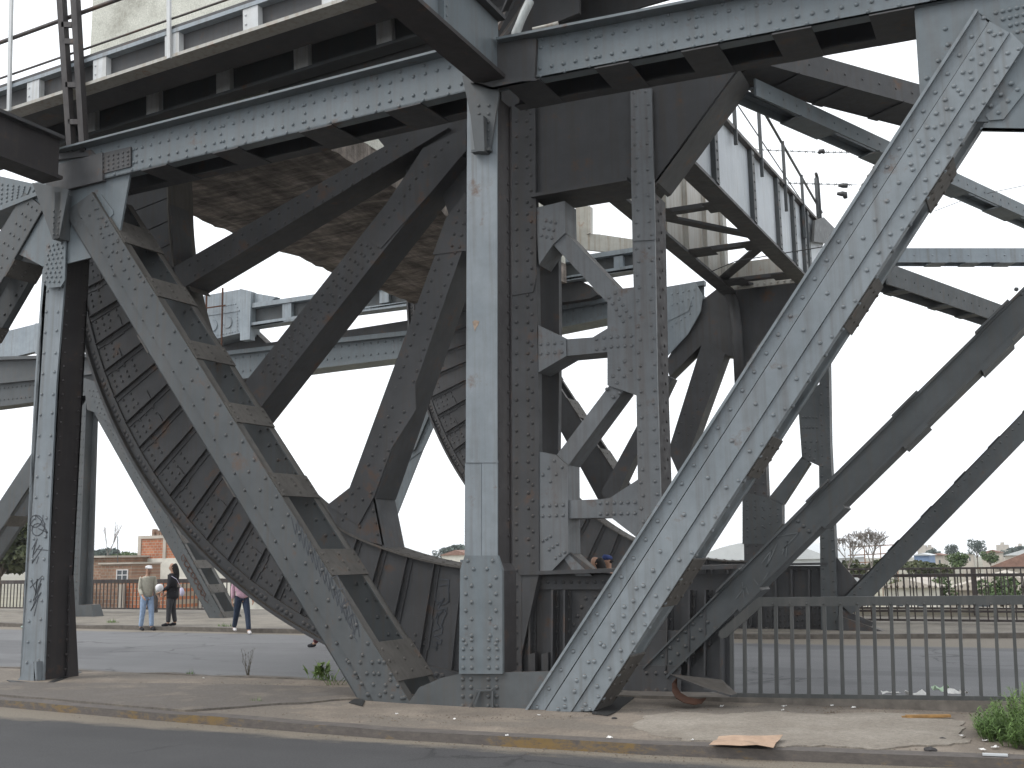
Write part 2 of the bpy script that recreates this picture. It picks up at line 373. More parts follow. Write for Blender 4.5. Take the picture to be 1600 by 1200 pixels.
g = G().prism([onZ(x, y, .158) for x, y in cp2], (0, 0, -.012)); struct('cement_patch', g, M['cement'])
bk = fine([Vector((-90, BK, .16)), Vector((-22, BK, .16)), Vector((4, BK, .16)), Vector((30, BK, .16))], .7, -23, 5, .02)
struct('back_kerb', strip_mesh(bk, -.14, .2), M['stonekerb'])
fk = [onZ(x, y, .10) for x, y in [(-60, 972), (0, 973.5), (300, 980), (430, 983), (800, 987), (1200, 991), (1600, 989), (1700, 988)]]
fk = [Vector((-110, fk[0].y, .1))] + fk + [Vector((40, fk[-1].y + 1, .1))]
fkf = fine(fk, .9, -40, 6, .012)
struct('far_kerb', strip_mesh(fkf, .25, .16), M['stonekerb'])
g = G(); a = [p + Vector((0, .252, -.004)) for p in fkf]; b = [Vector((p.x, 30.6, .1)) for p in fkf]
g.add(a + b, [[i, i + 1, len(a) + i + 1, len(a) + i] for i in range(len(a) - 1)])
g.prism([(-110, 30.6, .096), (40, 30.6, .096), (40, 30.6, -.9), (-110, 30.6, -.9)], (0, .3, 0))
struct('far_pavement', g, M['fpave'])
g = G().add([(-110, -20, .065), (40, -20, .065), (40, 11, .065), (-110, 11, .065)], [[0, 1, 2, 3]]); struct('road', g, M['road'])
g = G().add([(-110, 11, 0), (40, 11, 0), (40, 25.5, 0), (-110, 25.5, 0)], [[0, 1, 2, 3]]); struct('far_road', g, M['road2'])
g = G()
R_ = 1400
g.add([(-R_, -60, -7), (R_, -60, -7), (R_, R_, -7), (-R_, R_, -7)], [[0, 1, 2, 3]]); struct('ground', g, M['soil'])
# air: the far town fades to white
hz, N_, L_, b_ = mat('haze_air'); N_.remove(b_); pv = N_.new('ShaderNodeVolumePrincipled'); pv.inputs['Density'].default_value = .0003; pv.inputs['Color'].default_value = (.93, .95, 1, 1); pv.inputs['Anisotropy'].default_value = .3
L_.new(pv.outputs[0], N_['Material Output'].inputs['Volume'])
g = G().box((-1500, -70, -8), (1500, 1500, 45)); struct('haze', g, hz, 'stuff')
# ================================================================== the near fixed truss (plane A)
def edge(a, b, t): return (a[0] + (b[0] - a[0]) * t, a[1] + (b[1] - a[1]) * t)
def laced(root, pl, TL, TR, BR, BL, depth, right=(), left=(), name='diagonal', mt='grey', front=None, fl=.12, bl=.05, rear_riv=0, o=0.0):
    """two riveted channels joined by batten plates; the front channel's web is the photo quad"""
    g = front or G(); D = pl.back(depth); q = [pl.P(x, y, o) for x, y in (TL, TR, BR, BL)]
    g.prism(q, pl.back(.03))
    vr = (q[1] - q[0]).normalized(); e = .018
    for (s0, s1, v) in ((q[1], q[2], vr), (q[0], q[3], -vr)):
        g.prism([s0, s1, s1 - v * e, s0 - v * e], pl.back(fl))
    root_o = obj(name, g, M[mt], root)
    h = G(); r = [p + D for p in q]
    h.prism([p - pl.back(.03) for p in r], pl.back(.03))
    for (s0, s1, v) in ((r[1], r[2], vr), (r[0], r[3], -vr)):
        h.prism([s0 - pl.back(fl), s1 - pl.back(fl), s1 - v * e - pl.back(fl), s0 - v * e - pl.back(fl)], pl.back(fl))
    for k in range(rear_riv):
        t = (k + .5) / rear_riv
        for s_ in (.86, .66): h.dome(r[0].lerp(r[3], t).lerp(r[1].lerp(r[2], t), s_) - pl.back(.03), pl.n, .026)
    obj('rear_channel', h, M[mt], root_o)
    for (s0, s1, v, ts) in ((q[1], q[2], vr, right), (q[0], q[3], -vr, left)):
        for t0, t1 in ts:
            b = G(); a0 = s0.lerp(s1, t0); a1 = s0.lerp(s1, t1)
            b.prism([a0, a1, a1 + D, a0 + D], v * .02)
            for tt in (.2, .5, .8):
                for off in (.08, .5, .92): b.dome(a0.lerp(a1, tt) + D * off + v * .02, v, .024)
            obj('batten', b, M['dusty'], root_o)
    return root_o
ta = thing('truss', 'riveted grey steel truss with a V of diagonals, nearest the viewer on the median', 'bridge truss', (-6, YA + .3, 0))
# ---- left diagonal
g = G(); off = .0
g.plate(AL, [(121, 330), (143, 300), (642, 1100), (586, 1099)], .03, -.026)
n = 29
for i in range(n):
    t = i / (n - 1)
    xl = 110 + (556 - 110) * t + 18; y = 340 + (1085 - 340) * t
    g.dome(AL.P(xl, y), AL.n, .025); g.dome(AL.P(xl + 21, y + 14, 0), AL.n, .025)
for i in range(27):
    t = i / 26; x0 = 134 + (596 - 134) * t; y0 = 330 + (1075 - 330) * t
    g.dome(AL.P(x0 + 6, y0 + 6, -.026), AL.n, .026); g.dome(AL.P(x0 + 32, y0 + 16, -.026), AL.n, .026)
g.patch(AL, [(145, 312), (160, 340), (225, 440), (178, 430)], 3, 9, -.026, .024)
g.patch(AL, [(545, 1035), (600, 1035), (632, 1090), (575, 1085)], 4, 4, -.026, .026)
for i in range(16): g.dome(AL.P(*edge((160, 330), (618, 1070), i / 15), -.0), AL.n, .02)
dl = laced(ta, AL, (100, 332), (145, 300), (643, 1101), (562, 1098), .74, right=[(.065, .125), (.205, .25), (.345, .385), (.475, .515), (.612, .655), (.75, .795), (.905, .965)], left=[(.3, .34), (.6, .64)], mt='grey', front=g, rear_riv=34)
g = G()      # scrawled tag on the diagonal
rs = random.Random(5); x, y = 456, 812
for k in range(15):
    x0, y0 = 455 + k * 6.6, 808 + k * 11.2
    g.stroke(AL, [(x0, y0), (x0 + 6, y0 + 26), (x0 + 10, y0 + 4), (x0 + 14, y0 + 30)], .009, -.030)
for k in range(4):
    x0, y0 = 515 + k * 9, 905 + k * 20
    g.stroke(AL, [(x0, y0), (x0 + 12, y0 - 6), (x0 + 18, y0 + 14), (x0 + 8, y0 + 24), (x0 + 16, y0 + 38)], .008, -.030)
obj('graffiti', g, M['ink'], dl)
# ---- right diagonal
g = G()
def band(a, b, c, d_, o): g.plate(AR, [a, b, c, d_], .03, o)
band((1525, 17), (1544, 35), (850, 1111), (822, 1110), 0.0)
band((1546, 33), (1577, 51), (892, 1112), (852, 1111), -.03)
band((1579, 50), (1600, 71), (927, 1111), (894, 1112), -.010)
L0 = ((1537, 28), (839, 1105)); L1 = ((1562, 42), (872, 1108)); L2 = ((1588, 62), (910, 1108)); L3 = ((1597, 68), (922, 1108))
for i in range(38):
    t = i / 37; s = .0 if i % 2 else .004
    if .16 < t < .80 and i % 2: pass
    g.dome(AR.P(*edge(*L0, t), -.0), AR.n, .0245)
    if i % 2 == 0 or t < .3 or t > .8:
        g.dome(AR.P(*edge(*L1, min(1, t + .012)), -.03), AR.n, .0245)
        g.dome(AR.P(*edge(*L2, min(1, t + .02)), -.010), AR.n, .0245)
        g.dome(AR.P(*edge(*L3, min(1, t + .008)), -.010), AR.n, .02)
for i in range(10):
    t = i / 9 * .2
    for t_ in (t + .006, 1 - t - .004): g.dome(AR.P(*edge((1568, 46), (880, 1108), t_), -.03), AR.n, .026)
    g.dome(AR.P(*edge((1553, 38), (860, 1108), t * .9 + .01), -.03), AR.n, .026)
g.prism([AR.P(1525, 17, -.0), AR.P(822, 1110, 0), AR.P(826, 1110.5, 0), AR.P(1529, 19, 0)], AR.n * .05)    # the upstanding flange edge
gdr = g
# underside rivets of the right diagonal
g = gdr; e0 = AR.P(1600, 71, 0); e1 = AR.P(927, 1111, 0); vr = (AR.P(1600, 71) - AR.P(1525, 17)).normalized()
for i in range(26):
    p = e0.lerp(e1, (i + .5) / 26) + Vector((0, .07, 0)); g.dome(p + vr * .0, vr + Vector((0, 0, -.2)), .026)
dr = laced(ta, AR, (1525, 17), (1600, 71), (927, 1111), (822, 1110), .5, right=[(.155, .215), (.325, .40), (.565, .625), (.755, .83), (.91, 1.0)], left=[(.2, .24), (.45, .49), (.7, .74)], mt='mid', front=g, o=.05)
# ---- centre column
g = G()
g.plate(AR, [(730, 150), (776, 150), (776, 880), (727, 880)], .03, 0)
g.plate(AR, [(752.5, 240), (776.5, 240), (777, 722), (752.5, 722)], .01, -.008)
g.plate(AR, [(727.5, 719), (777, 719), (777.5, 723), (727.5, 723)], .02, -.016)
g.plate(AR, [(726.5, 724), (752, 724), (752, 868), (726, 868)], .02, -.006)
g.plate(AR, [(752.8, 724), (777, 724), (777, 868), (752.8, 868)], .02, -.012)
vx_ = Vector((1, 0, 0))
gb_ = G()
gb_.plate(AR, [(726, 868), (777, 868), (784.5, 890), (785, 1053), (717, 1053), (719, 890)], .05, -.02)
for k in range(11):
    y = 876 + k * 13
    for x in ((731, 770) if k % 2 == 0 else (740, 761)): gb_.dome(AR.P(x if y < 890 else x + (-3 if x < 750 else 5), y, -.02), AR.n, .0245)
for y in (1000, 1014, 1028, 1043): 
    for x in (724, 737, 764, 777): gb_.dome(AR.P(x, y, -.02), AR.n, .0245)

cc_ = obj('column', g, M['col'], ta); obj('base_sleeve', gb_, M['blue'], cc_)
g = G(); g.prism([AR.P(x, y, .031) for x, y in ((731, 150), (775.5, 150), (776, 880), (783.5, 892), (784, 1053), (718, 1053), (720, 890), (728, 880))], AR.back(.38))
for k in range(24):
    p = AR.P(776, 250 + k * 25.5, .03); g.dome(p + Vector((.0, .06, 0)), vx_, .022); g.dome(p + Vector((.0, .30, 0)), vx_, .022)
for q in (.0, .34): 
    a_, b_ = AR.P(776, 150, .031), AR.P(776, 880, .031); g.prism([a_ + Vector((.001, q, 0)), b_ + Vector((.001, q, 0)), b_ + Vector((.02, q, 0)), a_ + Vector((.02, q, 0))], (0, .03, 0))
obj('side_channel', g, M['shade'], cc_)
g = G(); g.plate(AR, [(738, 503), (742, 500), (749, 502), (747, 508), (744, 512), (742, 518), (740, 510)], .002, -.0025); 0 and g.plate(AR, [(764, 560), (767, 558), (768, 566), (765, 568)], .002, -.0105)
obj('rust_chip', g, M['chip'], cc_)
g = G()
g.plate(AR, [(722, 118), (779, 118), (779, 150), (766, 235), (742, 238), (735, 180)], .03, -.05)
g.plate(AR, [(736, 180), (755, 180), (757, 236), (744, 236)], .16, -.14)
g.patch(AR, [(748, 165), (764, 165), (762, 230), (750, 230)], 2, 6, -.05, .022)
g.bar(AR.P(739, 238, -.06), AR.P(767, 234, -.06), .09, .03)
obj('knee_bracket', g, M['grey'], ta)
# ---- base gusset at the V
g = G()
g.plate(AR, [(630, 1110), (655, 1074), (690, 1059), (722, 1052), (860, 1049), (880, 1060), (905, 1115), (800, 1116)], .035, .012)
for x in (723, 736, 763, 776):
    for y in (1061, 1074, 1088, 1103): g.dome(AR.P(x, y, .012), AR.n, .026)
for k in range(5): g.dome(AR.P(690 + k * 7, 1106, .012), AR.n, .022)
g.plate(AR, [(690, 1062), (860, 1056), (880, 1066), (905, 1115), (640, 1112)], .035, .50)
g.prism([AR.P(722, 1052, .02), AR.P(858, 1049, .02), AR.P(858, 1049, .5), AR.P(722, 1052, .5)], (0, 0, -.02))
obj('gusset_plate', g, M['grey'], ta)
g = G()
for dx in (0, 5): g.bar(AR.P(733 + dx, 1109, -.05), AR.P(745 + dx, 1079, -.02), .018, .02)
g.bar(AR.P(744, 1079, -.02), AR.P(770, 1078, -.02), .02, .02); g.bar(AR.P(770, 1078, -.02), AR.P(770, 1108, -.02), .02, .02)
obj('step_bracket', g, M['grey'], ta)
# ---- left column
g = G()
CL = [(75, 380), (105, 380), (101, 440), (88, 600), (78, 800), (68, 1064), (31, 1064), (40, 900), (54, 600), (66, 425)]
AL2 = PL2((-13.5, 11.32), (-5.5, 11.32))
g.plate(AL2, CL, .03, 0)
gs = G(); gs.prism([AL2.P(105, 380, .031), AL2.P(101, 440, .031), AL2.P(88, 600, .031), AL2.P(78, 800, .031), AL2.P(68, 1064, .031), AL2.P(66, 1064, .031), AL2.P(103, 380, .031)], AL2.back(.44))
g.prism([AL2.P(75, 380), AL2.P(54, 600), AL2.P(31, 1064), AL2.P(33, 1064), AL2.P(77, 380)], AL2.back(.44))
for i in range(19):
    t = i / 18; y = 455 + 580 * t; xa = 69 - (y - 425) * .0555; w_ = 35
    g.dome(AL2.P(xa + (7 if i % 1 == 0 else 9), y), AL2.n, .026); g.dome(AL2.P(xa + w_ - 10, y - (0 if i % 2 else 3)), AL2.n, .026)
p0 = AL2.P(104, 400); p1 = AL2.P(68.5, 1050)
for i in range(30):
    p = p0.lerp(p1, i / 29)
    for q_ in (.07, .38): gs.dome(p + Vector((.002, q_, 0)), vx_, .022)
# flared foot plate on the side
a = AL2.P(74, 900); b = AL2.P(67.5, 1066)
gs.prism([a + Vector((.004, .38, 0)), b + Vector((.004, .40, 0)), b + Vector((.004, .60, 0)), a + Vector((.004, .44, .0))], (.03, 0, 0))
g.plate(AL2, [(52, 1034), (56, 1064), (26, 1064)], .03, -.10); g.prism([AL2.P(53, 1034, -.1), AL2.P(57, 1034, -.1), AL2.P(57, 1064, -.1), AL2.P(53, 1064, -.1)], AL2.back(.1))
lc = obj('column', g, M['col'], ta); obj('side_channel', gs, M['shade'], lc)
g = G()
for x0, y0 in ((44, 805), (47, 818)):
    pts = [(x0 + 12 + 11 * math.cos(a) + a * .5, y0 + 14 * math.sin(a) + a * 3) for a in [k * .5 for k in range(14)]]
    g.stroke(AL2, pts, .014, -.004)
g.stroke(AL2, [(45, 822), (56, 806), (63, 812), (74, 832), (60, 826)], .014); g.stroke(AL2, [(50, 858), (58, 842), (52, 862), (50, 880), (66, 856)], .014)
g.stroke(AL2, [(56, 846), (51, 868), (62, 852)], .014); g.stroke(AL2, [(56, 858), (75, 860)], .012); g.stroke(AL2, [(48, 905), (56, 926), (58, 905), (55, 930), (64, 912), (52, 945)], .014)
g.stroke(AL2, [(47, 918), (66, 900), (52, 938), (64, 926), (48, 954), (60, 932), (53, 962)], .013); g.stroke(AL2, [(60, 870), (57, 880)], .012)
obj('graffiti', g, M['ink'], lc)
# ---- left gusset, left-hand diagonal running out of the picture
g = G()
g.plate(AL, [(55, 285), (203, 272), (187, 362), (152, 400), (104, 412), (66, 416), (40, 402), (16, 392), (42, 330)], .03, .035)
g.patch(AL, [(76, 385), (96, 380), (92, 440), (70, 440)], 4, 9, -.012, .021, .12)
g.plate(AL, [(73, 368), (103, 366), (101, 438), (95, 448), (75, 450), (66, 440)], .02, -.008)
g.plate(AL, [(158, 304), (176, 328), (177, 334), (172, 340), (160, 335)], .012, .022)
obj('gusset_plate', g, M['blue'], ta)
g = G()
for i in range(9):
    t = i / 8
    for q_ in (.3, .5, .75): g.dome(AL.P(*edge(edge((35, 312), (-40, 436), t), edge((64, 334), (-8, 452), t), q_)), AL.n, .022)
laced(ta, AL, (37, 300), (68, 325), (-60, 548), (-90, 510), .55, right=[(.35, .47), (.8, .9)], left=[(.5, .6)], mt='grey', front=g, rear_riv=14)
# ---- knee bracket under the left cross beam
g = G(); g.plate(AL, [(50, 285), (107, 296), (92, 372), (82, 374)], .03, -.16); g.prism([AL.P(82, 374, -.16), AL.P(92, 372, -.16), AL.P(95, 300, -.16), AL.P(86, 300, -.16)], AL.back(.2))
g.patch(AL, [(84, 330), (94, 330), (90, 366), (84, 366)], 2, 5, -.16, .02)
obj('knee_bracket', g, M['grey'], ta)
# ---- top chord, two bays, each a box of two plate girders
def chord(pl, top, webt, webb, bot, rear, battens, pre, mt, rear_o):
    """edges as px pairs (left, right)"""
    g = G()
    g.plate(pl, [webt[0], webt[1], bot[1], bot[0]], .03, .0)
    A, B = pl.P(*webt[0], 0), pl.P(*webt[1], 0)
    # top flange projecting towards the viewer
    T0, T1 = pl.P(*top[0], -.16), pl.P(*top[1], -.16)
    zt = Vector((0, 0, .03)); q0 = Vector((A.x, A.y, T0.z)); q1 = Vector((B.x, B.y, T1.z))
    g.prism([T0, T1, q1 + Vector((0, .7, 0)), q0 + Vector((0, .7, 0))], zt)
    g.prism([A, B, Vector((B.x, B.y, T1.z)), Vector((A.x, A.y, T0.z))], (0, .03, 0))
    g.plate(pl, [webb[0], webb[1], bot[1], bot[0]], .02, -.012)
    W0, W1 = pl.P(*bot[0], -.012), pl.P(*bot[1], -.012)
    g.prism([W0, W1, W1 + pl.back(.16), W0 + pl.back(.16)], (0, 0, .02))
    n1 = pre
    hh = [edge(webt[0], webb[0], .16), edge(webt[1], webb[1], .16)]; h2 = [edge(webt[0], webb[0], .82), edge(webt[1], webb[1], .82)]
    g.rv(pl, hh[0], hh[1], n1, 0, .026); g.rv(pl, h2[0], h2[1], n1, 0, .026)
    g.rv(pl, edge(webb[0], bot[0], .55), edge(webb[1], bot[1], .55), n1 // 2, -.012, .024)
    g.rv(pl, edge(top[0], webt[0], .75), edge(top[1], webt[1], .75), n1 // 2, 0, .024)
    for k in range(1, 5):
        t = k / 5; g.rv(pl, edge(hh[0], hh[1], t), edge(h2[0], h2[1], t), 3, 0, .024)
    co = obj('top_chord', g, M[mt], ta)
    h = G(); r0 = W0 + pl.back(rear_o); r1 = W1 + pl.back(rear_o); up = Vector((0, 0, .5))
    h.prism([r0, r1, r1 + up, r0 + up], pl.back(.03)); h.prism([r0 - pl.back(.14), r1 - pl.back(.14), r1, r0], (0, 0, .02))
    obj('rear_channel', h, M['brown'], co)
    for t0, t1, sk in battens:
        b = G(); a0 = W0.lerp(W1, t0); a1 = W0.lerp(W1, t1); b0 = r0.lerp(r1, t0 + sk); b1 = r0.lerp(r1, t1 + sk)
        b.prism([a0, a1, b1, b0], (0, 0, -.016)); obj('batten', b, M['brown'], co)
    return co
chord(AL, ((82, 236), (740, 66)), ((82, 262), (740, 88)), ((82, 290), (740, 135)), ((70, 302), (740, 140)), 0, [(.08, .15, .0), (.27, .335, 0), (.45, .51, 0), (.65, .72, 0), (.83, .90, 0)], 44, 'blue', .68)
g = G(); g.plate(AL, [(-60, 262), (66, 290), (66, 300), (-60, 352)], .03, .01); g.plate(AL, [(-60, 343), (66, 296), (66, 302), (-60, 353)], .5, -.03)
g.patch(AL, [(-30, 285), (56, 294), (52, 299), (-30, 330)], 11, 5, .01, .024); obj('top_chord', g, M['blue'], ta)
chord(AR, ((775, 62), (1560, -92)), ((775, 80), (1560, -72)), ((772, 130), (1560, -30)), ((770, 136), (1560, -16)), 0, [(.03, .11, 0), (.235, .31, 0), (.42, .495, 0), (.60, .675, 0), (.78, .86, 0)], 38, 'blue', .74)
g = G()    # dark node where chord, column and cross beam meet
g.plate(AR, [(726, 92), (742, 118), (768, 138), (835, 124), (838, 60), (770, 60), (730, 40)], .10, -.06)
g.prism([AR.P(735, 130, -.1), AR.P(770, 140, -.1), AR.P(838, 126, -.1), AR.P(838, 126, .7), AR.P(770, 140, .7), AR.P(735, 130, .7)], (0, 0, .03))
obj('node_plate', g, M['brown'], ta)
g = G(); g.plate(AL, [(72, 262), (160, 238), (160, 282), (104, 296), (72, 290)], .06, -.05)
g.plate(AL, [(158, 240), (204, 229), (204, 260), (158, 272)], .02, -.03); g.patch(AL, [(162, 246), (200, 237), (200, 256), (162, 266)], 6, 4, -.03, .02)
obj('node_plate', g, M['brown'], ta)
# ---- big top-right gusset
g = G()
g.plate(AR, [(1428, 6), (1640, -10), (1640, 206), (1532, 204), (1545, 190), (1440, 190)], .03, .05)
g.prism([AR.P(1532, 204, .05), AR.P(1640, 206, .05), AR.P(1640, 206, .7), AR.P(1532, 204, .7)], (0, 0, .03))
g.plate(AR, [(1576, 150), (1600, 120), (1620, 120), (1568, 186), (1545, 188), (1540, 180)], .02, .03)
for x, y in ((1477, 45), (1481, 70), (1466, 95), (1448, 122)): g.dome(AR.P(x, y, .05), AR.n, .026)
g.patch(AR, [(1556, 20), (1600, 10), (1630, 40), (1590, 50)], 5, 4, .05, .024)
g.patch(AR, [(1548, 165), (1580, 130), (1590, 140), (1560, 176)], 3, 2, .03, .024)
obj('gusset_plate', g, M['blue'], ta)
# ================================================================== rolling segments (planes B and C)
CX, CZ, RO = -6.1, 8.73, 8.76
def seg_girder(root, pl, Y, dx=0, riv=True, mt='brown'):
    def pt(th, r, y): a = math.radians(th); return Vector((CX + dx + r * math.cos(a), y, CZ + r * math.sin(a)))
    def ri(th):
        t = (th - 188) / (247 - 188); t = max(0, min(1, t)); return 6.42 + .74 * t
    web = G(); ths = [180 + k * 1.5 for k in range(61)]
    for a, b in zip(ths, ths[1:]):
        web.prism([pt(a, ri(a), Y + .10), pt(a, RO, Y + .10), pt(b, RO, Y + .10), pt(b, ri(b), Y + .10)], (0, .03, 0))
    if riv:
        th = 182.0; k = 0
        while th < 271:
            for dth in (.75, 1.35, 2.0, 2.6):
                web.dome(pt(th + dth, RO - .11, Y + .085), (0, -1, 0), .046)
            if th < 250:
                for rr in ((.30, .45, .60, .78) if k % 2 else (.32, .5)):
                    for dth in (.9, 1.7, 2.4): web.dome(pt(th + dth, RO - rr, Y + .10), (0, -1, 0), .026)
            else:
                for rr in (.3, .5, .7, .9, 1.1, 1.3): web.dome(pt(th + .4, RO - rr, Y + .10), (0, -1, 0), .026)
            th += 3.5; k += 1
        # cover plates on the web
        for q in (187, 194, 201, 204.5, 211.5, 215, 222, 229, 236, 240, 247, 257, 264):
            a, b = q + .55, q + 2.75; r0 = RO - .40; r1 = RO - (.82 if int(q) % 2 else .62)
            web.prism([pt(a, r1, Y + .10), pt(a, r0, Y + .10), pt(b, r0, Y + .10), pt(b, r1, Y + .10)], (0, -.016, 0))
            for dth in (1.1, 2.2):
                for rr in (.46, .56): web.dome(pt(q + dth, RO - rr, Y + .084), (0, -1, 0), .024)
    wo = obj('segment_web', web, M[mt], root)
    rim = G()
    for a, b in zip(ths, ths[1:]):
        rim.prism([pt(a, RO, Y), pt(b, RO, Y), pt(b, RO - .05, Y), pt(a, RO - .05, Y)], (0, .42, 0))
        rim.prism([pt(a, RO - .05, Y + .07), pt(b, RO - .05, Y + .07), pt(b, RO - .2, Y + .07), pt(a, RO - .2, Y + .07)], (0, .03, 0))
    obj('rim', rim, M[mt], root)
    inn = G()
    for a, b in zip(ths, ths[1:]):
        inn.prism([pt(a, ri(a), Y + .02), pt(b, ri(b), Y + .02), pt(b, ri(b) + .03, Y + .02), pt(a, ri(a) + .03, Y + .02)], (0, .6, 0))
        if riv and a > 240:
            inn.dome(pt(a + .3, ri(a), Y + .12), pt(a, -1, 0) - pt(a, 0, 0), .026); inn.dome(pt(a + .9, ri(a), Y + .45), pt(a, -1, 0) - pt(a, 0, 0), .026)
    obj('inner_flange', inn, M['dusty'], root)
    th = 182.0
    while th < 270.5:
        s = G(); r0 = ri(th) + .03; r1 = RO - .21
        s.prism([pt(th, r0, Y + .03), pt(th, r1, Y + .03), pt(th, r1, Y + .10), pt(th, r0, Y + .10)], pt(th + .13, 5, 0) - pt(th, 5, 0))
        s.prism([pt(th, r0, Y + .085), pt(th, r1, Y + .085), pt(th + .62, r1, Y + .085), pt(th + .62, r0, Y + .085)], (0, .014, 0))
        obj('stiffener', s, M[mt], root); th += 3.5
def arm(root, pl, front, depth, mt, rivl=(), gus=(), o=0.0):
    g = G(); q = [pl.P(x, y, o) for x, y in front]
    g.plate(pl, front, .03, o)
    g.plate(pl, front, .03, o + depth)
    n = len(front); 
    # the underside and topside web between the two faces
    D = pl.back(depth)
    a, b, c, d_ = q[:4]
    e = .02
    for s0, s1 in ((a, b), (d_, c)):
        v = (s1 - s0).normalized().cross(pl.n) * e
        g.prism([s0, s1, s1 + D, s0 + D], v if (s0 == d_) else -v)
    for (p, r, k) in rivl: g.rv(pl, p, r, k, o)
    for poly, rows in gus:
        g.plate(pl, poly, .02, o - .016)
        for (p, r, k) in rows: g.rv(pl, p, r, k, o - .016)
    return obj('radial_arm', g, M[mt], root)
tb = thing('rolling_segment', 'sooty grey rolling segment with a curved stiffened rim and radial arms behind the nearest truss', 'bridge segment', (CX, YB + .3, 0))
seg_girder(tb, PB, YB)
def lines2(p0, p1, w, k):    # zig-zag pair of rivet lines between two axis points, px half width w
    d = Vector((p1[0] - p0[0], p1[1] - p0[1])).normalized(); n = Vector((-d.y, d.x))
    return [((p0[0] + n.x * s, p0[1] + n.y * s), (p1[0] + n.x * s, p1[1] + n.y * s), k) for s in (-w, w)]
arm(tb, PB, [(268, 421), (668, 192), (700, 198), (284, 449)], .55, 'brown', lines2((300, 422), (640, 226), 9, 24), o=.02)
arm(tb, PB, [(345, 648), (650, 262), (716, 240), (385, 662)], .55, 'brown', lines2((420, 588), (672, 262), 12, 30) + lines2((425, 582), (665, 270), 3, 26), [([(632, 276), (660, 232), (728, 200), (728, 235), (672, 302), (595, 388), (567, 372)], [((640, 290), (700, 222), 7), ((600, 350), (640, 295), 6)])], o=.02)
arm(tb, PB, [(548, 762), (707, 330), (727, 372), (585, 778)], .55, 'brown', lines2((614, 660), (706, 375), 11, 18), [([(612, 607), (648, 600), (650, 640), (612, 700), (585, 775), (560, 820), (512, 790), (546, 762)], lines2((622, 640), (585, 730), 10, 7) + [((530, 790), (560, 762), 4), ((540, 802), (580, 770), 4)]),
    ([(676, 398), (697, 340), (728, 300), (728, 392), (722, 392)], lines2((712, 385), (722, 330), 6, 4))], o=.02)
g = G()   # gusset at the foot of the steep arm
g.plate(PB, [(546, 762), (585, 775), (592, 800), (600, 852), (560, 842), (526, 824), (510, 790)], .03, .03)
g.patch(PB, [(545, 775), (580, 780), (590, 835), (535, 812)], 3, 4, .03, .026)
g.prism([PB.P(585, 775, .03), PB.P(601, 856, .03), PB.P(601, 856, .03) + PB.back(.55), PB.P(585, 775, .03) + PB.back(.55)], (-.03, 0, 0))
obj('gusset_plate', g, M['brown'], tb)
g = G()   # hub where the arms meet
g.plate(PB, [(598, 232), (700, 150), (800, 140), (800, 420), (728, 420), (690, 300), (640, 290), (632, 256)], .03, .35)
g.plate(PB, [(560, 180), (835, 140), (835, 240), (700, 225), (610, 240)], .40, .12)
obj('hub_plate', g, M['brown'], tb)
g = G()   # head of the curved rim and its stiff corner behind the left node
g.plate(PB, [(188, 300), (262, 300), (267, 332), (272, 410), (300, 455), (255, 400), (195, 365)], .45, .05)
obj('rim_head', g, M['brown'], tb)
# ---- twin post with K bracing
g = G()
g.plate(PB, [(796, 150), (834, 150), (836, 300), (841, 600), (843, 892), (806, 1062), (800, 1062)], .12, 0)
g.plate(PB, [(800, 150), (836, 150), (838, 430), (833, 456), (800, 462)], .02, -.016)
g.plate(PB, [(842, 893), (842, 640), (806, 640), (806, 1050), (815, 1050), (815, 893)], .02, -.004)
for i in range(37):
    y = 165 + i * 24.2
    if y < 1040:
        g.dome(PB.P(807, y, -.016 if y < 455 else -.004), PB.n, .026)
        if y < 890: g.dome(PB.P(823 + (y - 150) * .004, y + (0 if i % 3 else 6), -.016 if y < 455 else -.004), PB.n, .026); g.dome(PB.P(829 + (y - 150) * .006, y + 12, -.016 if y < 455 else -.0), PB.n, .026)
h = Vector((.0, .55, 0))
g.plate(PB, [(836, 310), (841, 600), (843, 892), (800, 892), (796, 310)], .12, .5)
post = obj('post', g, M['brown'], tb)
g = G()
g.plate(PB, [(985, 140), (1018, 138), (1022, 300), (1027, 600), (1036, 900), (999, 900), (994, 600), (988, 375)], .04, -.03)
gs = G(); gs.plate(PB, [(990, 300), (1021.5, 300), (1026.5, 600), (1035.5, 900), (1003, 900), (996, 600)], .50, .011)
g.plate(PB, [(986, 262), (994, 250), (1012, 250), (1021, 262), (1024, 372), (988, 374)], .02, -.046)
g.plate(PB, [(988, 374), (1024, 372), (1024, 374.5), (988, 376.5)], .02, -.05)
for i in range(37):
    y = 145 + i * 20.3; t = (y - 140) / 760; xa = 985 + 14 * t; xb = 1018 + 18 * t; z = -.046 if 255 < y < 372 else -.03
    s = 4 if i % 2 else 0
    g.dome(PB.P(xa + 5 + s * .8, y, z), PB.n, .025); g.dome(PB.P(xb - 9 + s * .8, y - 2, z), PB.n, .025)
for i in range(30):
    p = PB.P(1022 + i * .4, 310 + i * 15, -.03); gs.dome(p + Vector((.0, .16 + .12 * (i % 2), 0)), (1, 0, 0), .024)
kp_ = obj('post', g, M['kpost'], tb); obj('side_channel', gs, M['shade'], kp_)
kb = G()
def kpl(poly, o=.0, t=.42): kb.plate(PB, poly, t, o)
kpl([(836, 325), (882, 314), (883, 364), (864, 382), (842, 414)], .01)
kpl([(864, 382), (884, 364), (972, 456), (949, 473)], .04)
kpl([(949, 466), (962, 452), (996, 448), (996, 618), (973, 610), (949, 602)], -.0)
kpl([(841, 508), (884, 529), (885, 556), (841, 582)], .01)
kpl([(884, 530), (926, 527), (949, 513), (949, 550), (885, 556)], .03)
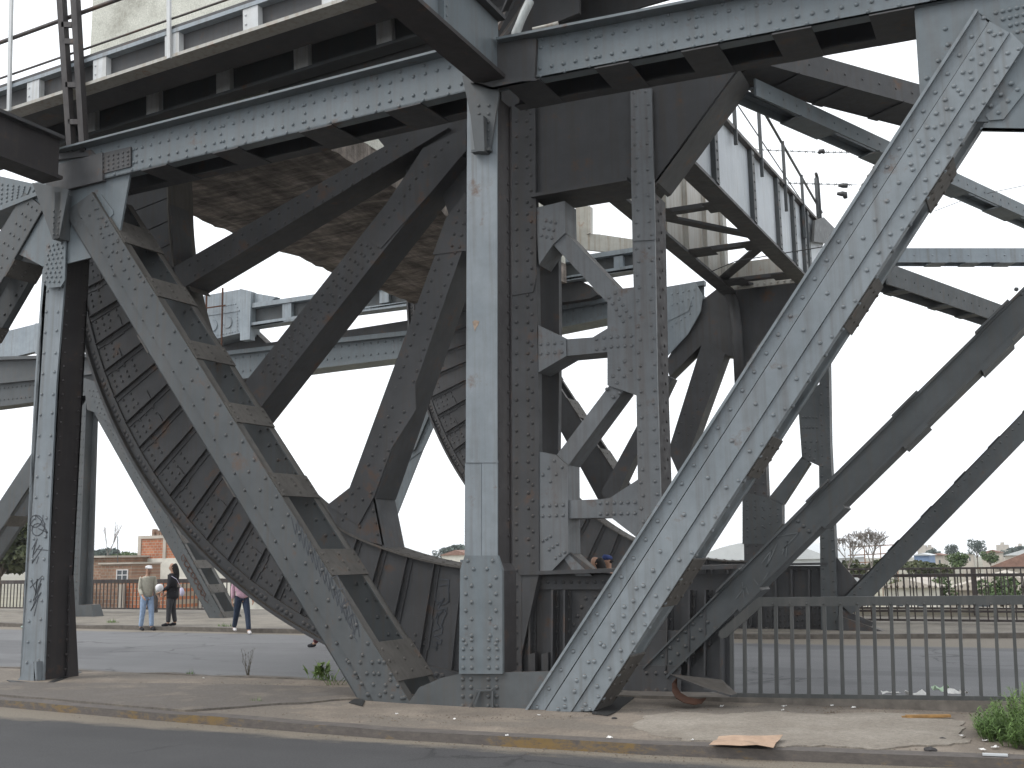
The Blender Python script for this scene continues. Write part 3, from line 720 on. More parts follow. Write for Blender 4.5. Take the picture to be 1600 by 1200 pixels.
kpl([(956, 597), (974, 611), (888, 727), (869, 712)], .04)
kpl([(841, 705), (869, 711), (887, 727), (888, 865), (862, 892), (842, 892)], .01)
kpl([(887, 782), (934, 780), (934, 809), (887, 810)], .04)
kpl([(932, 781), (953, 778), (1000, 747), (1008, 850), (955, 809), (932, 809)], -.0)
kpl([(878, 868), (888, 865), (925, 900), (900, 900)], .04)
def kp(q, nu, nv, o=.01): kb.patch(PB, q, nu, nv, o, .026)
kp([(853, 345), (868, 348), (862, 372), (846, 368)], 3, 3); kp([(845, 538), (878, 536), (878, 550), (845, 553)], 4, 2); kp([(955, 527), (986, 525), (987, 540), (955, 542)], 4, 2, 0); kp([(932, 530), (944, 528), (944, 545), (932, 546)], 2, 2, .03)
kp([(952, 465), (962, 458), (984, 495), (974, 502)], 2, 5, 0); kp([(976, 565), (986, 578), (964, 598), (958, 588)], 2, 3, 0); kp([(866, 720), (878, 730), (860, 752), (848, 742)], 2, 3)
kp([(848, 790), (880, 789), (880, 805), (848, 806)], 4, 2); kp([(848, 845), (860, 838), (882, 862), (868, 872)], 3, 3); kp([(938, 786), (992, 785), (992, 802), (938, 803)], 6, 2, 0); kp([(948, 608), (958, 600), (968, 614), (958, 620)], 2, 2, .02)
obj('k_bracing', kb, M['kpost'], tb)
g = G(); g.plate(PB, [(841, 330), (872, 330), (874, 530), (872, 720), (872, 888), (843, 888)], .10, .48)
g.plate(PB, [(858, 895), (889, 862), (934, 895)], .05, .06)
obj('rear_post', g, M['brown'], tb)
# ---- great gusset above the K bracing
g = G()
g.plate(PB, [(833, 120), (1160, 60), (1150, 116), (1022, 290), (1018, 283), (985, 284), (836, 313)], .03, .06)
e0, e1 = PB.P(1150, 112, .06), PB.P(1021, 287, .06)
g.prism([e0, e1, e1 + PB.back(.62), e0 + PB.back(.62)], (.05, 0, .02))
g.prism([e0 - PB.back(.02), e1 - PB.back(.02), e1 + PB.back(.12), e0 + PB.back(.12)], (-.02, 0, .0))
f0, f1 = PB.P(836, 307, .06), PB.P(985, 281, .06)
g.prism([f0 - PB.back(.14), f1 - PB.back(.14), f1 + PB.back(.6), f0 + PB.back(.6)], (0, 0, -.05))
g.rv(PB, (840, 304), (980, 279), 11, .06, .022)
g.plate(PB, [(833, 120), (1160, 60), (1150, 116), (1022, 290), (985, 284), (836, 313)], .03, .66)
obj('gusset_plate', g, M['brown'], tb)
# ---- bottom girder
g = G()
g.plate(PB, [(810, 896), (1150, 896), (1142, 1072), (1060, 1080), (806, 1064)], .03, .16)
A, B = PB.P(811, 893, -.02), PB.P(1145, 882, -.02); g.prism([A, B, B + PB.back(.6), A + PB.back(.6)], (0, 0, -.05))
g.plate(PB, [(813, 898), (965, 898), (965, 921), (813, 921)], .03, .12); g.rv(PB, (820, 910), (955, 909), 12, .12)
for x in (826, 861, 880, 1040, 1075, 1100):
    g.plate(PB, [(x, 922), (x + 3, 922), (x + 2, 1056), (x - 1, 1056)], .14, .02)
    g.plate(PB, [(x + 3, 922), (x + 12, 922), (x + 11, 1056), (x + 2, 1056)], .03, .14)
    g.rv(PB, (x + 8, 930), (x + 7, 1046), 7, .14, .026)
g.rv(PB, (915, 935), (890, 990), 5, .16); g.rv(PB, (925, 920), (940, 960), 4, .16)
for x in (826, 846): g.plate(PB, [(x, 1022), (x + 10, 1020), (x + 10, 1056), (x, 1056)], .1, -.02)
obj('bottom_girder', g, M['brown'], tb)
# ---- the leaf's own long diagonal
g = G()
g.plate(PB, [(1640, 408), (1640, 470), (1345, 758), (1040, 1062), (1002, 1046), (1300, 744)], .03, .03)
a, b, c, d_ = PB.P(1640, 408), PB.P(1004, 1042), PB.P(1640, 472), PB.P(1042, 1060)
g.prism([a, b, b + PB.back(.5), a + PB.back(.5)], (.0, 0, -.03)); 
for t0, t1 in ((.09, .165), (.30, .36), (.515, .57), (.74, .8)):
    bt = [c.lerp(d_, t0), c.lerp(d_, t1)]; g.prism([bt[0], bt[1], bt[1] + PB.back(.5), bt[0] + PB.back(.5)], Vector((.02, 0, -.03)))
    bt = [a.lerp(b, t0), a.lerp(b, t1)]; g.prism([bt[0] - PB.back(.04), bt[1] - PB.back(.04), bt[1] + PB.back(.6), bt[0] + PB.back(.6)], Vector((-.015, 0, .02)))
for s0, s1 in ((c, d_),): g.prism([s0, s1, s1 + PB.back(.52), s0 + PB.back(.52)], (-.02, 0, .025)); 0 and g.prism([s0 + PB.back(.4), s1 + PB.back(.4), s1 + PB.back(.52), s0 + PB.back(.52)], (-.015, 0, .015))
g.patch(PB, [(1095, 962), (1117, 982), (1060, 1045), (1035, 1025)], 3, 6, .03, .026)
g.rv(PB, (1247, 814), (1264, 830), 3, .03); g.rv(PB, (1588, 452), (1604, 466), 3, .03)
g.plate(PB, [(1640.5, 408), (1900, 149), (1900, 216), (1640.5, 470)], .48, .03)
ld = obj('diagonal', g, M['grey'], tb)
g = G()
for p in ([(1178, 905), (1186, 916), (1200, 895)], [(1190, 880), (1205, 860), (1198, 885), (1214, 850)], [(1222, 866), (1230, 846), (1228, 870)], [(1150, 935), (1165, 915), (1172, 938), (1185, 925)], [(1214, 838), (1248, 832), (1222, 860)], [(1160, 910), (1163, 935)]): g.stroke(PB, p, .012, .022)
obj('graffiti', g, M['chalk'], ld)
g = G()
g.plate(PB, [(1062, 1064), (1130, 988), (1126, 1080), (1062, 1086)], .03, .1)
g.prism([PB.P(1125, 992, .02), PB.P(1129, 992, .02), PB.P(1129, 1082, .02), PB.P(1125, 1082, .02)], PB.back(.55))
g.plate(PB, [(955, 1040), (1064, 1040), (1064, 1086), (950, 1090)], .03, .02); g.patch(PB, [(1010, 1052), (1040, 1052), (1040, 1078), (1010, 1080)], 3, 2, .02)
g.plate(PB, [(1020, 985), (1090, 985), (1010, 1062), (960, 1062)], .03, .05)
obj('gusset_plate', g, M['brown'], tb)
g = G()       # "DNem" scrawled upwards on the curved girder
def sk(*p): g.stroke(PY(YB + .09), p, .016, 0)
sk((686, 905), (701, 906), (701, 918)); sk((702, 912), (686, 915)); sk((700, 918), (701, 940), (690, 945), (680, 938), (681, 922)); sk((682, 944), (694, 935), (683, 952), (698, 950)); sk((698, 952), (683, 958), (680, 966)); 
sk((690, 972), (697, 958), (693, 953), (684, 962), (682, 974), (687, 981), (692, 970)); sk((676, 986), (691, 979), (690, 990), (677, 994), (690, 1000), (688, 1006), (674, 1002)); sk((672, 978), (670, 1006)); sk((683, 1002), (681, 1016)); sk((672, 1010), (684, 1012))
obj('graffiti', g, M['ink'], tb)
# ================================================================== far rolling segment (plane C)
tc = thing('rolling_segment', 'matching rolling segment on the far side of the roadway, seen small through the nearer steelwork', 'bridge segment', (CX, YC + .3, 0))
seg_girder(tc, PC, YC, .35, True, 'brown')
g = G()
g.plate(PC, [(1281, 540), (1295, 560), (1297, 690), (1311, 988), (1283, 988), (1279, 690)], .34, 0)
for i in range(24):
    y = 600 + i * 16; t = (y - 600) / 385; g.dome(PC.P(1283 + 4 * t, y), PC.n, .026, 5); g.dome(PC.P(1293 + 12 * t, y + 4), PC.n, .026, 5)
obj('post', g, M['grey'], tc)
g = G()
for poly, t in (([(1246, 620), (1281, 600), (1282, 729), (1253, 716)], .3), ([(1253, 713), (1265, 723), (1223, 788), (1201, 778)], .3), ([(1160, 768), (1200, 778), (1222, 788), (1222, 818), (1198, 850), (1160, 850)], .3), ([(1230, 820), (1284, 790), (1284, 830), (1240, 840)], .2)):
    g.plate(PC, poly, t, .02)
g.patch(PC, [(1254, 652), (1276, 652), (1276, 668), (1254, 668)], 5, 2, .02, .026); g.patch(PC, [(1258, 690), (1276, 690), (1272, 718), (1258, 708)], 3, 3, .02, .026); g.patch(PC, [(1168, 790), (1215, 795), (1215, 815), (1168, 830)], 5, 3, .02, .026)
obj('k_bracing', g, M['grey'], tc)
g = G(); g.plate(PC, [(1150, 560), (1190, 560), (1199, 780), (1203, 890), (1163, 890), (1160, 700)], .3, .03)
g.patch(PC, [(1166, 700), (1192, 700), (1196, 880), (1168, 880)], 3, 14, .03, .026); obj('post', g, M['brown'], tc)
g = G()
g.plate(PC, [(985, 884), (1292, 884), (1310, 988), (1304, 990), (985, 1002)], .03, .14)
A, B = PC.P(985, 884, -.02), PC.P(1292, 879, -.02); g.prism([A, B, B + PC.back(.6), A + PC.back(.6)], (0, 0, -.05))
for x in (1110, 1135, 1160, 1185, 1210, 1235, 1262): g.plate(PC, [(x, 890), (x + 3, 890), (x + 4, 985), (x + 1, 985)], .12, .02)
for k in range(5): g.rv(PC, (1200, 945 + k * 9), (1300, 940 + k * 9), 16, .14, .028, 5)
g.rv(PC, (1150, 893), (1285, 890), 18, .10, .026, 5)
g.plate(PC, [(1296, 866), (1305, 868), (1345, 916), (1330, 958), (1300, 985)], .03, .1)
obj('bottom_girder', g, M['brown'], tc)
g = G(); g.prism([PC.P(1309, 962, -.1), PC.P(1388, 989, -.1), PC.P(1384, 993, -.1), PC.P(1310, 990, -.1)], PC.back(.35)); g.prism([PC.P(1300, 945, .05), PC.P(1364, 972, .05), PC.P(1362, 980, .05), PC.P(1300, 962, .05)], PC.back(.05))
obj('foot_plate', g, M['brown'], tc)
g = G()
g.plate(PC, [(1660, 580), (1660, 626), (1362, 934), (1330, 960), (1310, 941)], .03, 0)
a, b, c, d_ = PC.P(1660, 580), PC.P(1310, 941), PC.P(1660, 626), PC.P(1355, 941)
g.prism([a, b, b + PC.back(.5), a + PC.back(.5)], (-.0, 0, -.03)); g.prism([c, d_, d_ + PC.back(.14), c + PC.back(.14)], (-.02, 0, .02))
g.rv(PC, (1640, 612), (1335, 928), 34, 0, .026, 5); g.plate(PC, [(1660, 608), (1660, 626), (1355, 941), (1340, 934)], .02, -.02)
for k in range(6):
    t0 = .12 + k * .15; bt = [a.lerp(b, t0), a.lerp(b, t0 + .05)]; g.prism([bt[0], bt[1], bt[1] + PC.back(.5), bt[0] + PC.back(.5)], Vector((-.010, 0, .012)))
g.plate(PC, [(1660.5, 580), (1900, 332), (1900, 378), (1660.5, 626)], .48, 0)
obj('diagonal', g, M['grey'], tc)
arm(tc, PC, [(1045, 706), (1100, 530), (1132, 552), (1062, 745)], .5, 'brown', [((1086, 590), (1056, 690), 8), ((1112, 570), (1075, 680), 9)], o=.02)
arm(tc, PC, [(940, 770), (1040, 585), (1050, 590), (955, 790)], .4, 'brown', o=.2)
g = G(); g.plate(PC, [(1030, 452), (1086, 440), (1098, 462), (1095, 486), (1075, 522), (1043, 556)], .03, -.04)
g.patch(PC, [(1050, 460), (1085, 452), (1078, 490), (1050, 510)], 5, 4, -.04, .026); g.plate(PC, [(1043, 490), (1070, 480), (1072, 468), (1080, 470), (1076, 486), (1043, 502)], .014, -.056)
obj('gusset_plate', g, M['pale'], tc)  # pale colour brightens this plate in place of light falling on it
g = G()
g.plate(PC, [(1040, 566), (1096, 470), (1140, 436), (1268, 434), (1215, 512), (1170, 600), (1153, 610), (1151, 557), (1131, 555), (1099, 536), (1046, 588)], .5, .06)
g.tube([PC.P(x, y, -.1) for x, y in ((1040, 376), (1090, 408), (1130, 440), (1147, 475), (1152, 520), (1156, 600))], .12, 8)
obj('hub_plate', g, M['brown'], tc)
# the two heavy cross girders between the rolling segments
def ybeam(g, X0, X1, z0, z1, Ya, Yb): g.box((X0, Ya, z0), (X1, Yb, z1))
# ================================================================== far fixed truss (plane D)
td = thing('truss', 'far fixed truss with a slim column and laced diagonals, behind the two people walking together', 'bridge truss', (-18, YD + .3, 0))
g = G(); g.plate(PD, [(123, 596), (136, 596), (122, 968), (108, 968)], .35, 0); g.rv(PD, (128, 650), (113, 960), 26, 0, .026, 5); g.rv(PD, (132, 650), (117, 960), 26, 0, .026, 5)
g.plate(PD, [(136, 596), (152, 600), (152, 640), (142, 966), (122, 968)], .05, .30); g.plate(PD, [(106, 945), (142, 945), (148, 968), (102, 970)], .4, -.02)
obj('column', g, M['grey'], td)
g = G()
g.rv(PD, (160, 650), (335, 955), 40, 0, .024, 5); g.rv(PD, (172, 652), (345, 955), 40, 0, .024, 5)
dd = laced(td, PD, (139, 632), (166, 630), (356, 975), (332, 975), .75, right=[(.62, .655), (.73, .765), (.835, .87), (.95, .99), (.1, .14), (.3, .34)], mt='grey', front=g, fl=.14)
g = G()
for k in range(7): g.stroke(PD, [(286 + k * 5, 866 + k * 9), (291 + k * 5, 874 + k * 9), (287 + k * 5.2, 882 + k * 9), (295 + k * 5, 888 + k * 9)], .016, -.02); g.stroke(PD, [(286 + k * 5 + 3 * math.cos(q * .9 + k), 872 + k * 9 + 5 * math.sin(q * .9 + k)) for q in range(6)], .016, -.02)
obj('graffiti', g, M['rust'], dd)
g = G(); g.plate(PD, [(130, 590), (160, 600), (182, 645), (178, 668), (150, 645), (136, 640)], .05, -.04); g.patch(PD, [(140, 610), (152, 612), (170, 650), (156, 645)], 3, 5, -.04, .03); obj('gusset_plate', g, M['grey'], td)
g = G()
laced(td, PD, (820, 570), (845, 560), (1000, 800), (945, 800), .75, right=[(.27, .40), (.60, .74), (.9, .97), (.02, .12)], mt='brown', fl=.14, front=g)
g = G(); g.plate(PD, [(634, 722), (750, 450), (772, 456), (660, 704)], .05, 0); g.plate(PD, [(640, 706), (684, 600), (690, 602), (648, 702)], .05, -.06)
g.rv(PD, (646, 700), (692, 604), 14, 0, .028, 5); g.rv(PD, (658, 690), (698, 602), 14, 0, .028, 5)
g.plate(PD, [(560, 880), (640, 706), (660, 704), (590, 880)], .05, .02)
obj('diagonal', g, M['blue'], td)
g = G(); laced(td, PD, (118, 604), (140, 616), (-40, 892), (-62, 876), .8, right=[(.45,.52),(.68,.74)], mt="grey", front=g, fl=.14)
# its chord
g = G()
def xb(g, pl, l0, l1, r1, r0, t, o=0): g.plate(pl, [l0, r0, r1, l1] if False else [l0, l1, r1, r0], t, o)
g.plate(PD, [(340, 556), (500, 538), (660, 521), (1100, 444), (1100, 466), (660, 553), (500, 574), (340, 596)], .04, .05)
g.plate(PD, [(340, 550), (500, 531), (660, 514), (1100, 438), (1100, 445), (660, 521), (500, 538), (340, 556)], .2, -.12)
g.plate(PD, [(340, 590), (500, 569), (660, 549), (1100, 462), (1100, 467), (660, 555), (500, 575), (340, 597)], .8, -.04)
for a, b in (((500, 545), (650, 529)), ((500, 563), (650, 546)), ((880, 488), (1090, 450)), ((345, 562), (500, 545)), ((345, 585), (500, 563))): g.rv(PD, a, b, 14, .05, .035, 5)
obj('top_chord', g, M['blue'], td)
g = G()
g.plate(PD, [(-30, 560), (170, 556), (170, 590), (-30, 596)], .04, .2); g.plate(PD, [(-30, 558), (170, 552), (170, 557), (-30, 563)], .3, 0)
g.plate(PD, [(-30, 600), (170, 580), (170, 611), (-30, 638)], .04, .1); g.plate(PD, [(-30, 632), (170, 607), (170, 613), (-30, 639)], .6, -.03)
g.plate(PD, [(-30, 596), (170, 577), (170, 582), (-30, 602)], .3, -.05)
g.rv(PD, (0, 607), (60, 601), 10, .1, .035, 5); g.rv(PD, (0, 625), (60, 619), 10, .1, .035, 5)
obj('lower_chord', g, M['grey'], td)
g = G(); g.plate(PD, [(356, 480), (420, 540), (430, 610), (345, 600), (340, 560)], .4, .25); obj('node_plate', g, M['brown'], td)
# ================================================================== far walkway (carried by the far truss)
fw = thing('walkway', 'far maintenance walkway with a riveted box end, above the far truss chord', 'walkway', (-14, 25.4, 7))
PW = PY(25.3)
g = G()
g.plate(PW, [(318, 462), (376, 452), (376, 520), (318, 534)], .9, 0); g.plate(PW, [(318, 492), (374, 484), (374, 486), (318, 494)], .02, -.02)
for x, y in ((332, 508), (355, 503)):
    g.tube([PW.P(x + 7 * math.cos(a), y + 9 * math.sin(a), -.015) for a in [k * math.pi / 6 - 1.5 for k in range(9)]], .018, 5)
g.rv(PW, (322, 528), (372, 517), 12, 0, .03, 5); g.rv(PW, (371, 480), (371, 515), 8, 0, .03, 5); g.rv(PW, (350, 478), (368, 475), 6, 0, .03, 5)
obj('box_end', g, M['pale'], fw)
g = G(); g.plate(PW, [(375, 451), (392, 455), (390, 530), (375, 532)], .25, -.15); g.plate(PW, [(392, 457), (432, 464), (418, 474), (392, 474)], .2, .0); obj('end_post', g, M['pale'], fw)
g = G()
g.plate(PW, [(392, 474), (495, 459), (690, 432), (1000, 385), (1000, 392), (690, 440), (495, 466), (392, 481)], .35, -.1)
g.plate(PW, [(392, 504), (495, 489), (690, 464), (1000, 412), (1000, 420), (690, 471), (495, 496), (392, 511)], .4, -.1)
obj('flange', g, M['pale'], fw)
g = G(); g.plate(PW, [(392, 480), (495, 465), (690, 438), (1000, 390), (1000, 414), (690, 466), (495, 490), (392, 506)], .05, .1); obj('web', g, M['grey'], fw)
for x, y in ((448, 474), (600, 450), (966, 400)):
    g = G(); g.plate(PW, [(x - 7, y + 1), (x + 7, y - 1), (x + 7, y + 22), (x - 7, y + 24)], .15, -.06); obj('stiffener', g, M['pale'], fw)
g = G(); g.plate(PW, [(640, 500), (392, 540), (345, 600), (400, 560), (640, 520)], .1, .6); g.prism([PW.P(392, 511, -.1), PW.P(1000, 420, -.1), PW.P(1000, 420, 1.2), PW.P(392, 511, 1.2)], (0, 0, .05)); obj('deck', g, M['brown'], fw)
g = G()
for x in (323, 348): g.bar(PW.P(x, 450, -.2), PW.P(x - 2, 545, -.2), .04, .04)
g.bar(PW.P(318, 482, -.2), PW.P(352, 477, -.2), .035, .035); obj('ladder_rail', g, M['rust'], fw)
g = G()
g.plate(PW, [(899, 322), (919, 322), (919, 366), (899, 372)], .15, .3); g.plate(PW, [(917, 322), (922, 322), (922, 364), (917, 366)], .2, .25)
g.plate(PW, [(896, 364), (936, 366), (1010, 377), (1010, 400), (896, 388)], .12, .3); obj('rusty_frame', g, M['rusty'], fw)
g = G(); g.plate(PW, [(868, 420), (920, 445), (935, 460), (922, 466), (868, 474)], .5, .1); obj('bracket', g, M['brown'], fw)
g = G(); g.plate(PW, [(-30, 562), (0, 562), (12, 560), (60, 548), (60, 505), (12, 517), (-30, 520)], .2, .6); g.plate(PW, [(55, 505), (62, 505), (62, 552), (55, 553)], .3, .5); obj('parapet_panel', g, M['pale'], fw)
# ================================================================== counterweight
CW0, CW1, CWZ = -14.13, -9.8, 8.3
cw = thing('counterweight', 'huge stained concrete counterweight block hung between the rolling segments, rough underneath', 'counterweight', (-12, 18.5, CWZ))
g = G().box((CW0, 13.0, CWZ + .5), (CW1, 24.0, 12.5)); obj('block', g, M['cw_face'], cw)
g = G(); rc = random.Random(11); nx, ny = 26, 52; vv = []
from mathutils import noise as MN
for i in range(nx + 1):
    for j in range(ny + 1):
        x = CW0 + (CW1 - CW0) * i / nx; y = 13.0 + 11.0 * j / ny
        e = .05 if i in (0, nx) or j in (0, ny) else 0
        z = CWZ + .06 * MN.noise(Vector((x * .9, y * .5, 3))) * (0.3 if e else 1) + .045 * MN.noise(Vector((x * 3, y * 1.6, 7))) + rc.uniform(-.02, .02) + e * rc.random()
        vv.append((x + (rc.uniform(-.03, .03) if e else 0), y + (rc.uniform(-.05, .05) if e else 0), z))
ff = [[i * (ny + 1) + j, i * (ny + 1) + j + 1, (i + 1) * (ny + 1) + j + 1, (i + 1) * (ny + 1) + j] for i in range(nx) for j in range(ny)]
g.add(vv, ff)
rim_ = [i * (ny + 1) for i in range(nx + 1)] + [nx * (ny + 1) + j for j in range(1, ny + 1)] + [i * (ny + 1) + ny for i in range(nx - 1, -1, -1)] + [j for j in range(ny - 1, 0, -1)]
k0 = len(g.v); tops = [Vector((g.v[i].x, g.v[i].y, CWZ + .5)) for i in rim_]
g.v += tops
for q in range(len(rim_)): r_ = (q + 1) % len(rim_); g.f.append([rim_[q], rim_[r_], k0 + r_, k0 + q]); g.s.append(False)
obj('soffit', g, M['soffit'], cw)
# ================================================================== near walkway above the chord
ZB = onY(345, 145, 12.6).z
Y1 = onZ(270, 86, ZB).y; Y2 = 12.6
wk = thing('walkway', 'near maintenance walkway of two long girders running in front of the concrete counterweight', 'walkway', (-10, Y1, ZB))
def xpos(px, py, Y): return onY(px, py, Y).x
XL, XR = -22.0, 3.0
H1 = onY(270, 48, Y1).z - ZB
for (Y, hh, nm, mtl, mtw) in ((Y1, H1, 'fascia_girder', 'rusty', 'brown'), (Y2, .52, 'inner_girder', 'grey', 'grey')):
    g = G()
    g.box((XL, Y, ZB), (XR, Y + .26, ZB + .05)); fb = obj(nm, g, M[mtl], wk)
    g = G().box((XL, Y + .12, ZB + .05), (XR, Y + .15, ZB + hh)); obj('web', g, M[mtw], fb)
    g = G().box((XL, Y, ZB + hh), (XR, Y + .26, ZB + hh + .06)); obj('top_flange', g, M['pale'], fb)
    pxs = ((51, 136), (155, 104), (268, 70), (391, 35), (515, 0)) if Y == Y1 else ((45, 205), (139, 180), (238, 152), (348, 122), (470, 92), (600, 62), (918, 10), (985, -6), (745, 40))
    for (px, py) in pxs:
        x = xpos(px, py, Y); s = G().box((x - .13, Y + .015, ZB + .052), (x + .13, Y + .118, ZB + hh - .002))
        s.dome((x - .08, Y + .015, ZB + .14), (0, -1, 0), .02); s.dome((x - .08, Y + .015, ZB + hh - .1), (0, -1, 0), .02)
        obj('stiffener', s, M['white'], fb)
g = G().box((-10.2, 12.92, ZB - .35), (-3.5, 12.96, ZB + .9)); obj('added_dark_plate', g, M['brown'], wk)  # added plate keeps the gap under the walkway dark; no stringer here
g = G().box((XL, Y1 + .02, ZB + H1 + .062), (XR, 12.95, ZB + H1 + .12)); g.box((XL, Y1 + .27, ZB + .012), (XR, Y1 + .75, ZB + .04))
obj('deck', g, M['brown'], wk)
zt = ZB + H1
rl = G()
za = onY(0, 102, Y1).z; zb_ = onY(0, 46, Y1).z
for z, r in ((za, .018), (max(zb_, za + .45), .035)): rl.tube([(XL, Y1 + .03, z), (XR, Y1 + .03, z)], r, 6)
obj('handrail', rl, M['darkrail'], wk)
for px in (267, 22, 540):
    x = xpos(px, 60, Y1); g = G().box((x - .03, Y1 - .04, ZB - .02), (x + .03, Y1 - .002, ZB + 1.9)); obj('rail_post', g, M['white'], wk)
wk.rotation_euler = (0, -math.radians(2.8), 0)
# ================================================================== lattice post on the left node
lp = thing('lattice_post', 'slim dark lattice post with short rungs standing on the left node of the top chord', 'post', AL.P(115, 240, -.02))
PLp = PY(AL.P(115, 240).y - .05)
for a, b in (((88, -60), (108, 238)), ((110, -60), (128, 238))):
    g = G(); g.prism([PLp.P(a[0] - 4, a[1]), PLp.P(a[0] + 5, a[1]), PLp.P(b[0] + 4, b[1]), PLp.P(b[0] - 4, b[1])], (0, .10, 0)); obj('stile', g, M['shade'], lp)
for y in (-25, 38, 64, 132, 190): x = 101 + y * .068; g = G().prism([PLp.P(x - 8, y - 4), PLp.P(x + 8, y - 4), PLp.P(x + 8, y + 4), PLp.P(x - 8, y + 4)], (0, .05, 0)); obj('rung', g, M['shade'], lp)
g = G(); g.prism([PLp.P(84, 240), PLp.P(142, 234), PLp.P(150, 242), PLp.P(84, 250)], (0, .3, 0)); obj('foot', g, M['brown'], lp)
# ================================================================== cross beams reaching out over the viewer
def cross_beam(label, xa, xb, z0, h, ya, yb, tw=None):
    t = thing('cross_beam', label, 'cross beam', ((xa + xb) / 2, yb, z0))
    g = G().box((xa, ya, z0), (xb, yb, z0 + .05)); obj('bottom_flange', g, M['shade'], t)
    xm = (xa + xb) / 2
    g = G().box((xb - .14, ya, z0 + .05), (xb - .10, yb, z0 + h)); g.box((xa + .06, ya, z0 + .05), (xa + .10, yb, z0 + h)); obj('web', g, M['blue'] if tw is None else M[tw], t)
    g = G().box((xa, ya, z0 + h), (xb, yb, z0 + h + .05)); obj('top_flange', g, M['brown'], t)
    s = G()
    for k in range(4):
        y = yb - 1.45 - k * 1.3; s.box((xb - .098, y, z0 + .052), (xb - .03, y + .1, z0 + h - .002))
        for q in range(5): s.dome((xb - .03, y + .05, z0 + .15 + q * (h - .3) / 4), (1, 0, 0), .02)
    obj('stiffener', s, M['blue'], t)
    return t
pe = AR.P(757, 133, 0); pl_ = AL.P(95, 293, 0)
cross_beam('dark cross beam reaching from the middle column out over the viewer', pe.x - .08, pe.x + .30, pe.z, .74, 3.5, YA - .02)
cross_beam('dark cross beam reaching from the left column to the left edge of the picture', pl_.x - .1, pl_.x + .3, pl_.z, .62, 3.5, YA + .15, 'shade')
br = thing('bracing', 'dark lattice bracing of thin bars beside the cross beam above the middle column', 'bracing', (pe.x + 1, YA + 1, pe.z + 1.2))
g = G(); zz = pe.z + 1.1
for a, b in (((690, 0), (745, 55)), ((745, 55), (775, 46)), ((775, 46), (812, -20)), ((735, 75), (780, 66)), ((780, 66), (826, 0)), ((700, 10), (775, -8)), ((735, 40), (770, 20)), ((726, 30), (800, 10)), ((705, 30), (760, 75)), ((760, -20), (740, 60)), ((800, -10), (770, 60))):
    g.bar(onY(a[0], a[1], 11.3), onY(b[0], b[1], 11.9), .07, .05)
g.prism([onY(690, -40, 12.2), onY(905, -60, 12.2), onY(905, 20, 12.2), onY(725, 95, 12.2), onY(690, 60, 12.2)], (0, .06, 0))
obj('lattice_bars', g, M['brown'], br)
pi = G().tube([onY(828, 2, 11.2), onY(818, 22, 11.15), onY(806, 52, 11.1), onY(804, 66, 11.1)], .055, 10); tag(obj('pipe', pi, M['pipe']), 'short pale bent pipe beside the bracing at the top of the middle column', 'pipe')
pi = G().tube([onY(832, 46, 11.0), onY(858, 40, 11.05), onY(872, 36, 11.1)], .022, 8); tag(obj('pipe', pi, M['rusty']), 'thin cream horizontal pipe on top of the chord right of the middle column', 'pipe')
# ================================================================== box cross girder with a railing between the segments (right)
XG = -4.0
cg = thing('cross_girder', 'plate girder with bright white side panels crossing high behind the right diagonal', 'girder', (XG, 19, 7.9))
def ex(a, b, t): return (a[0] + (b[0] - a[0]) * t, a[1] + (b[1] - a[1]) * t)
bt0, bt1 = ex((1083, 255), (1262, 436), -.35), (1264, 438)
tp0, tp1 = ex((1128, 192), (1290, 366), -.25), (1292, 368)
poly = [onX(*p, XG) for p in (bt0, bt1, tp1, tp0)]
poly[0] = poly[1].lerp(poly[0], (poly[1].y - 14.0) / (poly[1].y - poly[0].y)); poly[3] = poly[2].lerp(poly[3], (poly[2].y - 14.0) / (poly[2].y - poly[3].y))
g = G().prism(poly, (-.04, 0, 0)); obj('side_panel', g, M['panel'], cg)
g = G()
g.prism([poly[3] + Vector((.10, 0, 0)), poly[2] + Vector((.10, 0, 0)), poly[2] + Vector((-.2, 0, 0)), poly[3] + Vector((-.2, 0, 0))], (0, 0, .06))
obj('top_flange', g, M['darkrail'], cg)
g = G(); g.prism([poly[0] + Vector((.06, 0, 0)), poly[1] + Vector((.06, 0, 0)), poly[1] + Vector((-.28, 0, 0)), poly[0] + Vector((-.28, 0, 0))], (0, 0, -.05)); obj('bottom_flange', g, M['brown'], cg)
for t in (.18, .44, .66, .82, .935, .985):
    g = G(); a = poly[0].lerp(poly[1], t); b = poly[3].lerp(poly[2], (t - .44) * .98 + .40 if t < .9 else t - .02); b = Vector((b.x, a.y, b.z)); b.z = poly[3].z + (poly[2].z - poly[3].z) * ((a.y - poly[3].y) / (poly[2].y - poly[3].y)) - .002
    g.prism([a + Vector((.002, 0, 0)), b + Vector((.002, 0, 0)), b + Vector((.08, 0, 0)), a + Vector((.08, 0, 0))], (0, .2, 0))
    for q in range(8): g.dome(a.lerp(b, (q + .5) / 8) + Vector((.08, .1, 0)), (1, 0, 0), .025, 5)
    obj('stiffener', g, M['grey'], cg)
zbt = poly[1].z
XG2 = onY(1140, 447, 24.2).x
g = G(); g.prism([(XG2, 13.9, zbt), (XG2, 24.2, zbt), (XG2, 24.2, zbt + 1.9), (XG2, 13.9, zbt + 1.9)], (-.04, 0, 0)); 
for k in range(7): y = 14.8 + k * 1.45; g.box((XG2 + .002, y, zbt), (XG2 + .09, y + .12, zbt + 1.9))
obj('inner_panel', g, M['rusty'], cg)
g = G(); g.box((XG2 - .15, 13.9, zbt - .06), (XG2 + .15, 24.2, zbt)); obj('inner_flange', g, M['brown'], cg)
g = G()
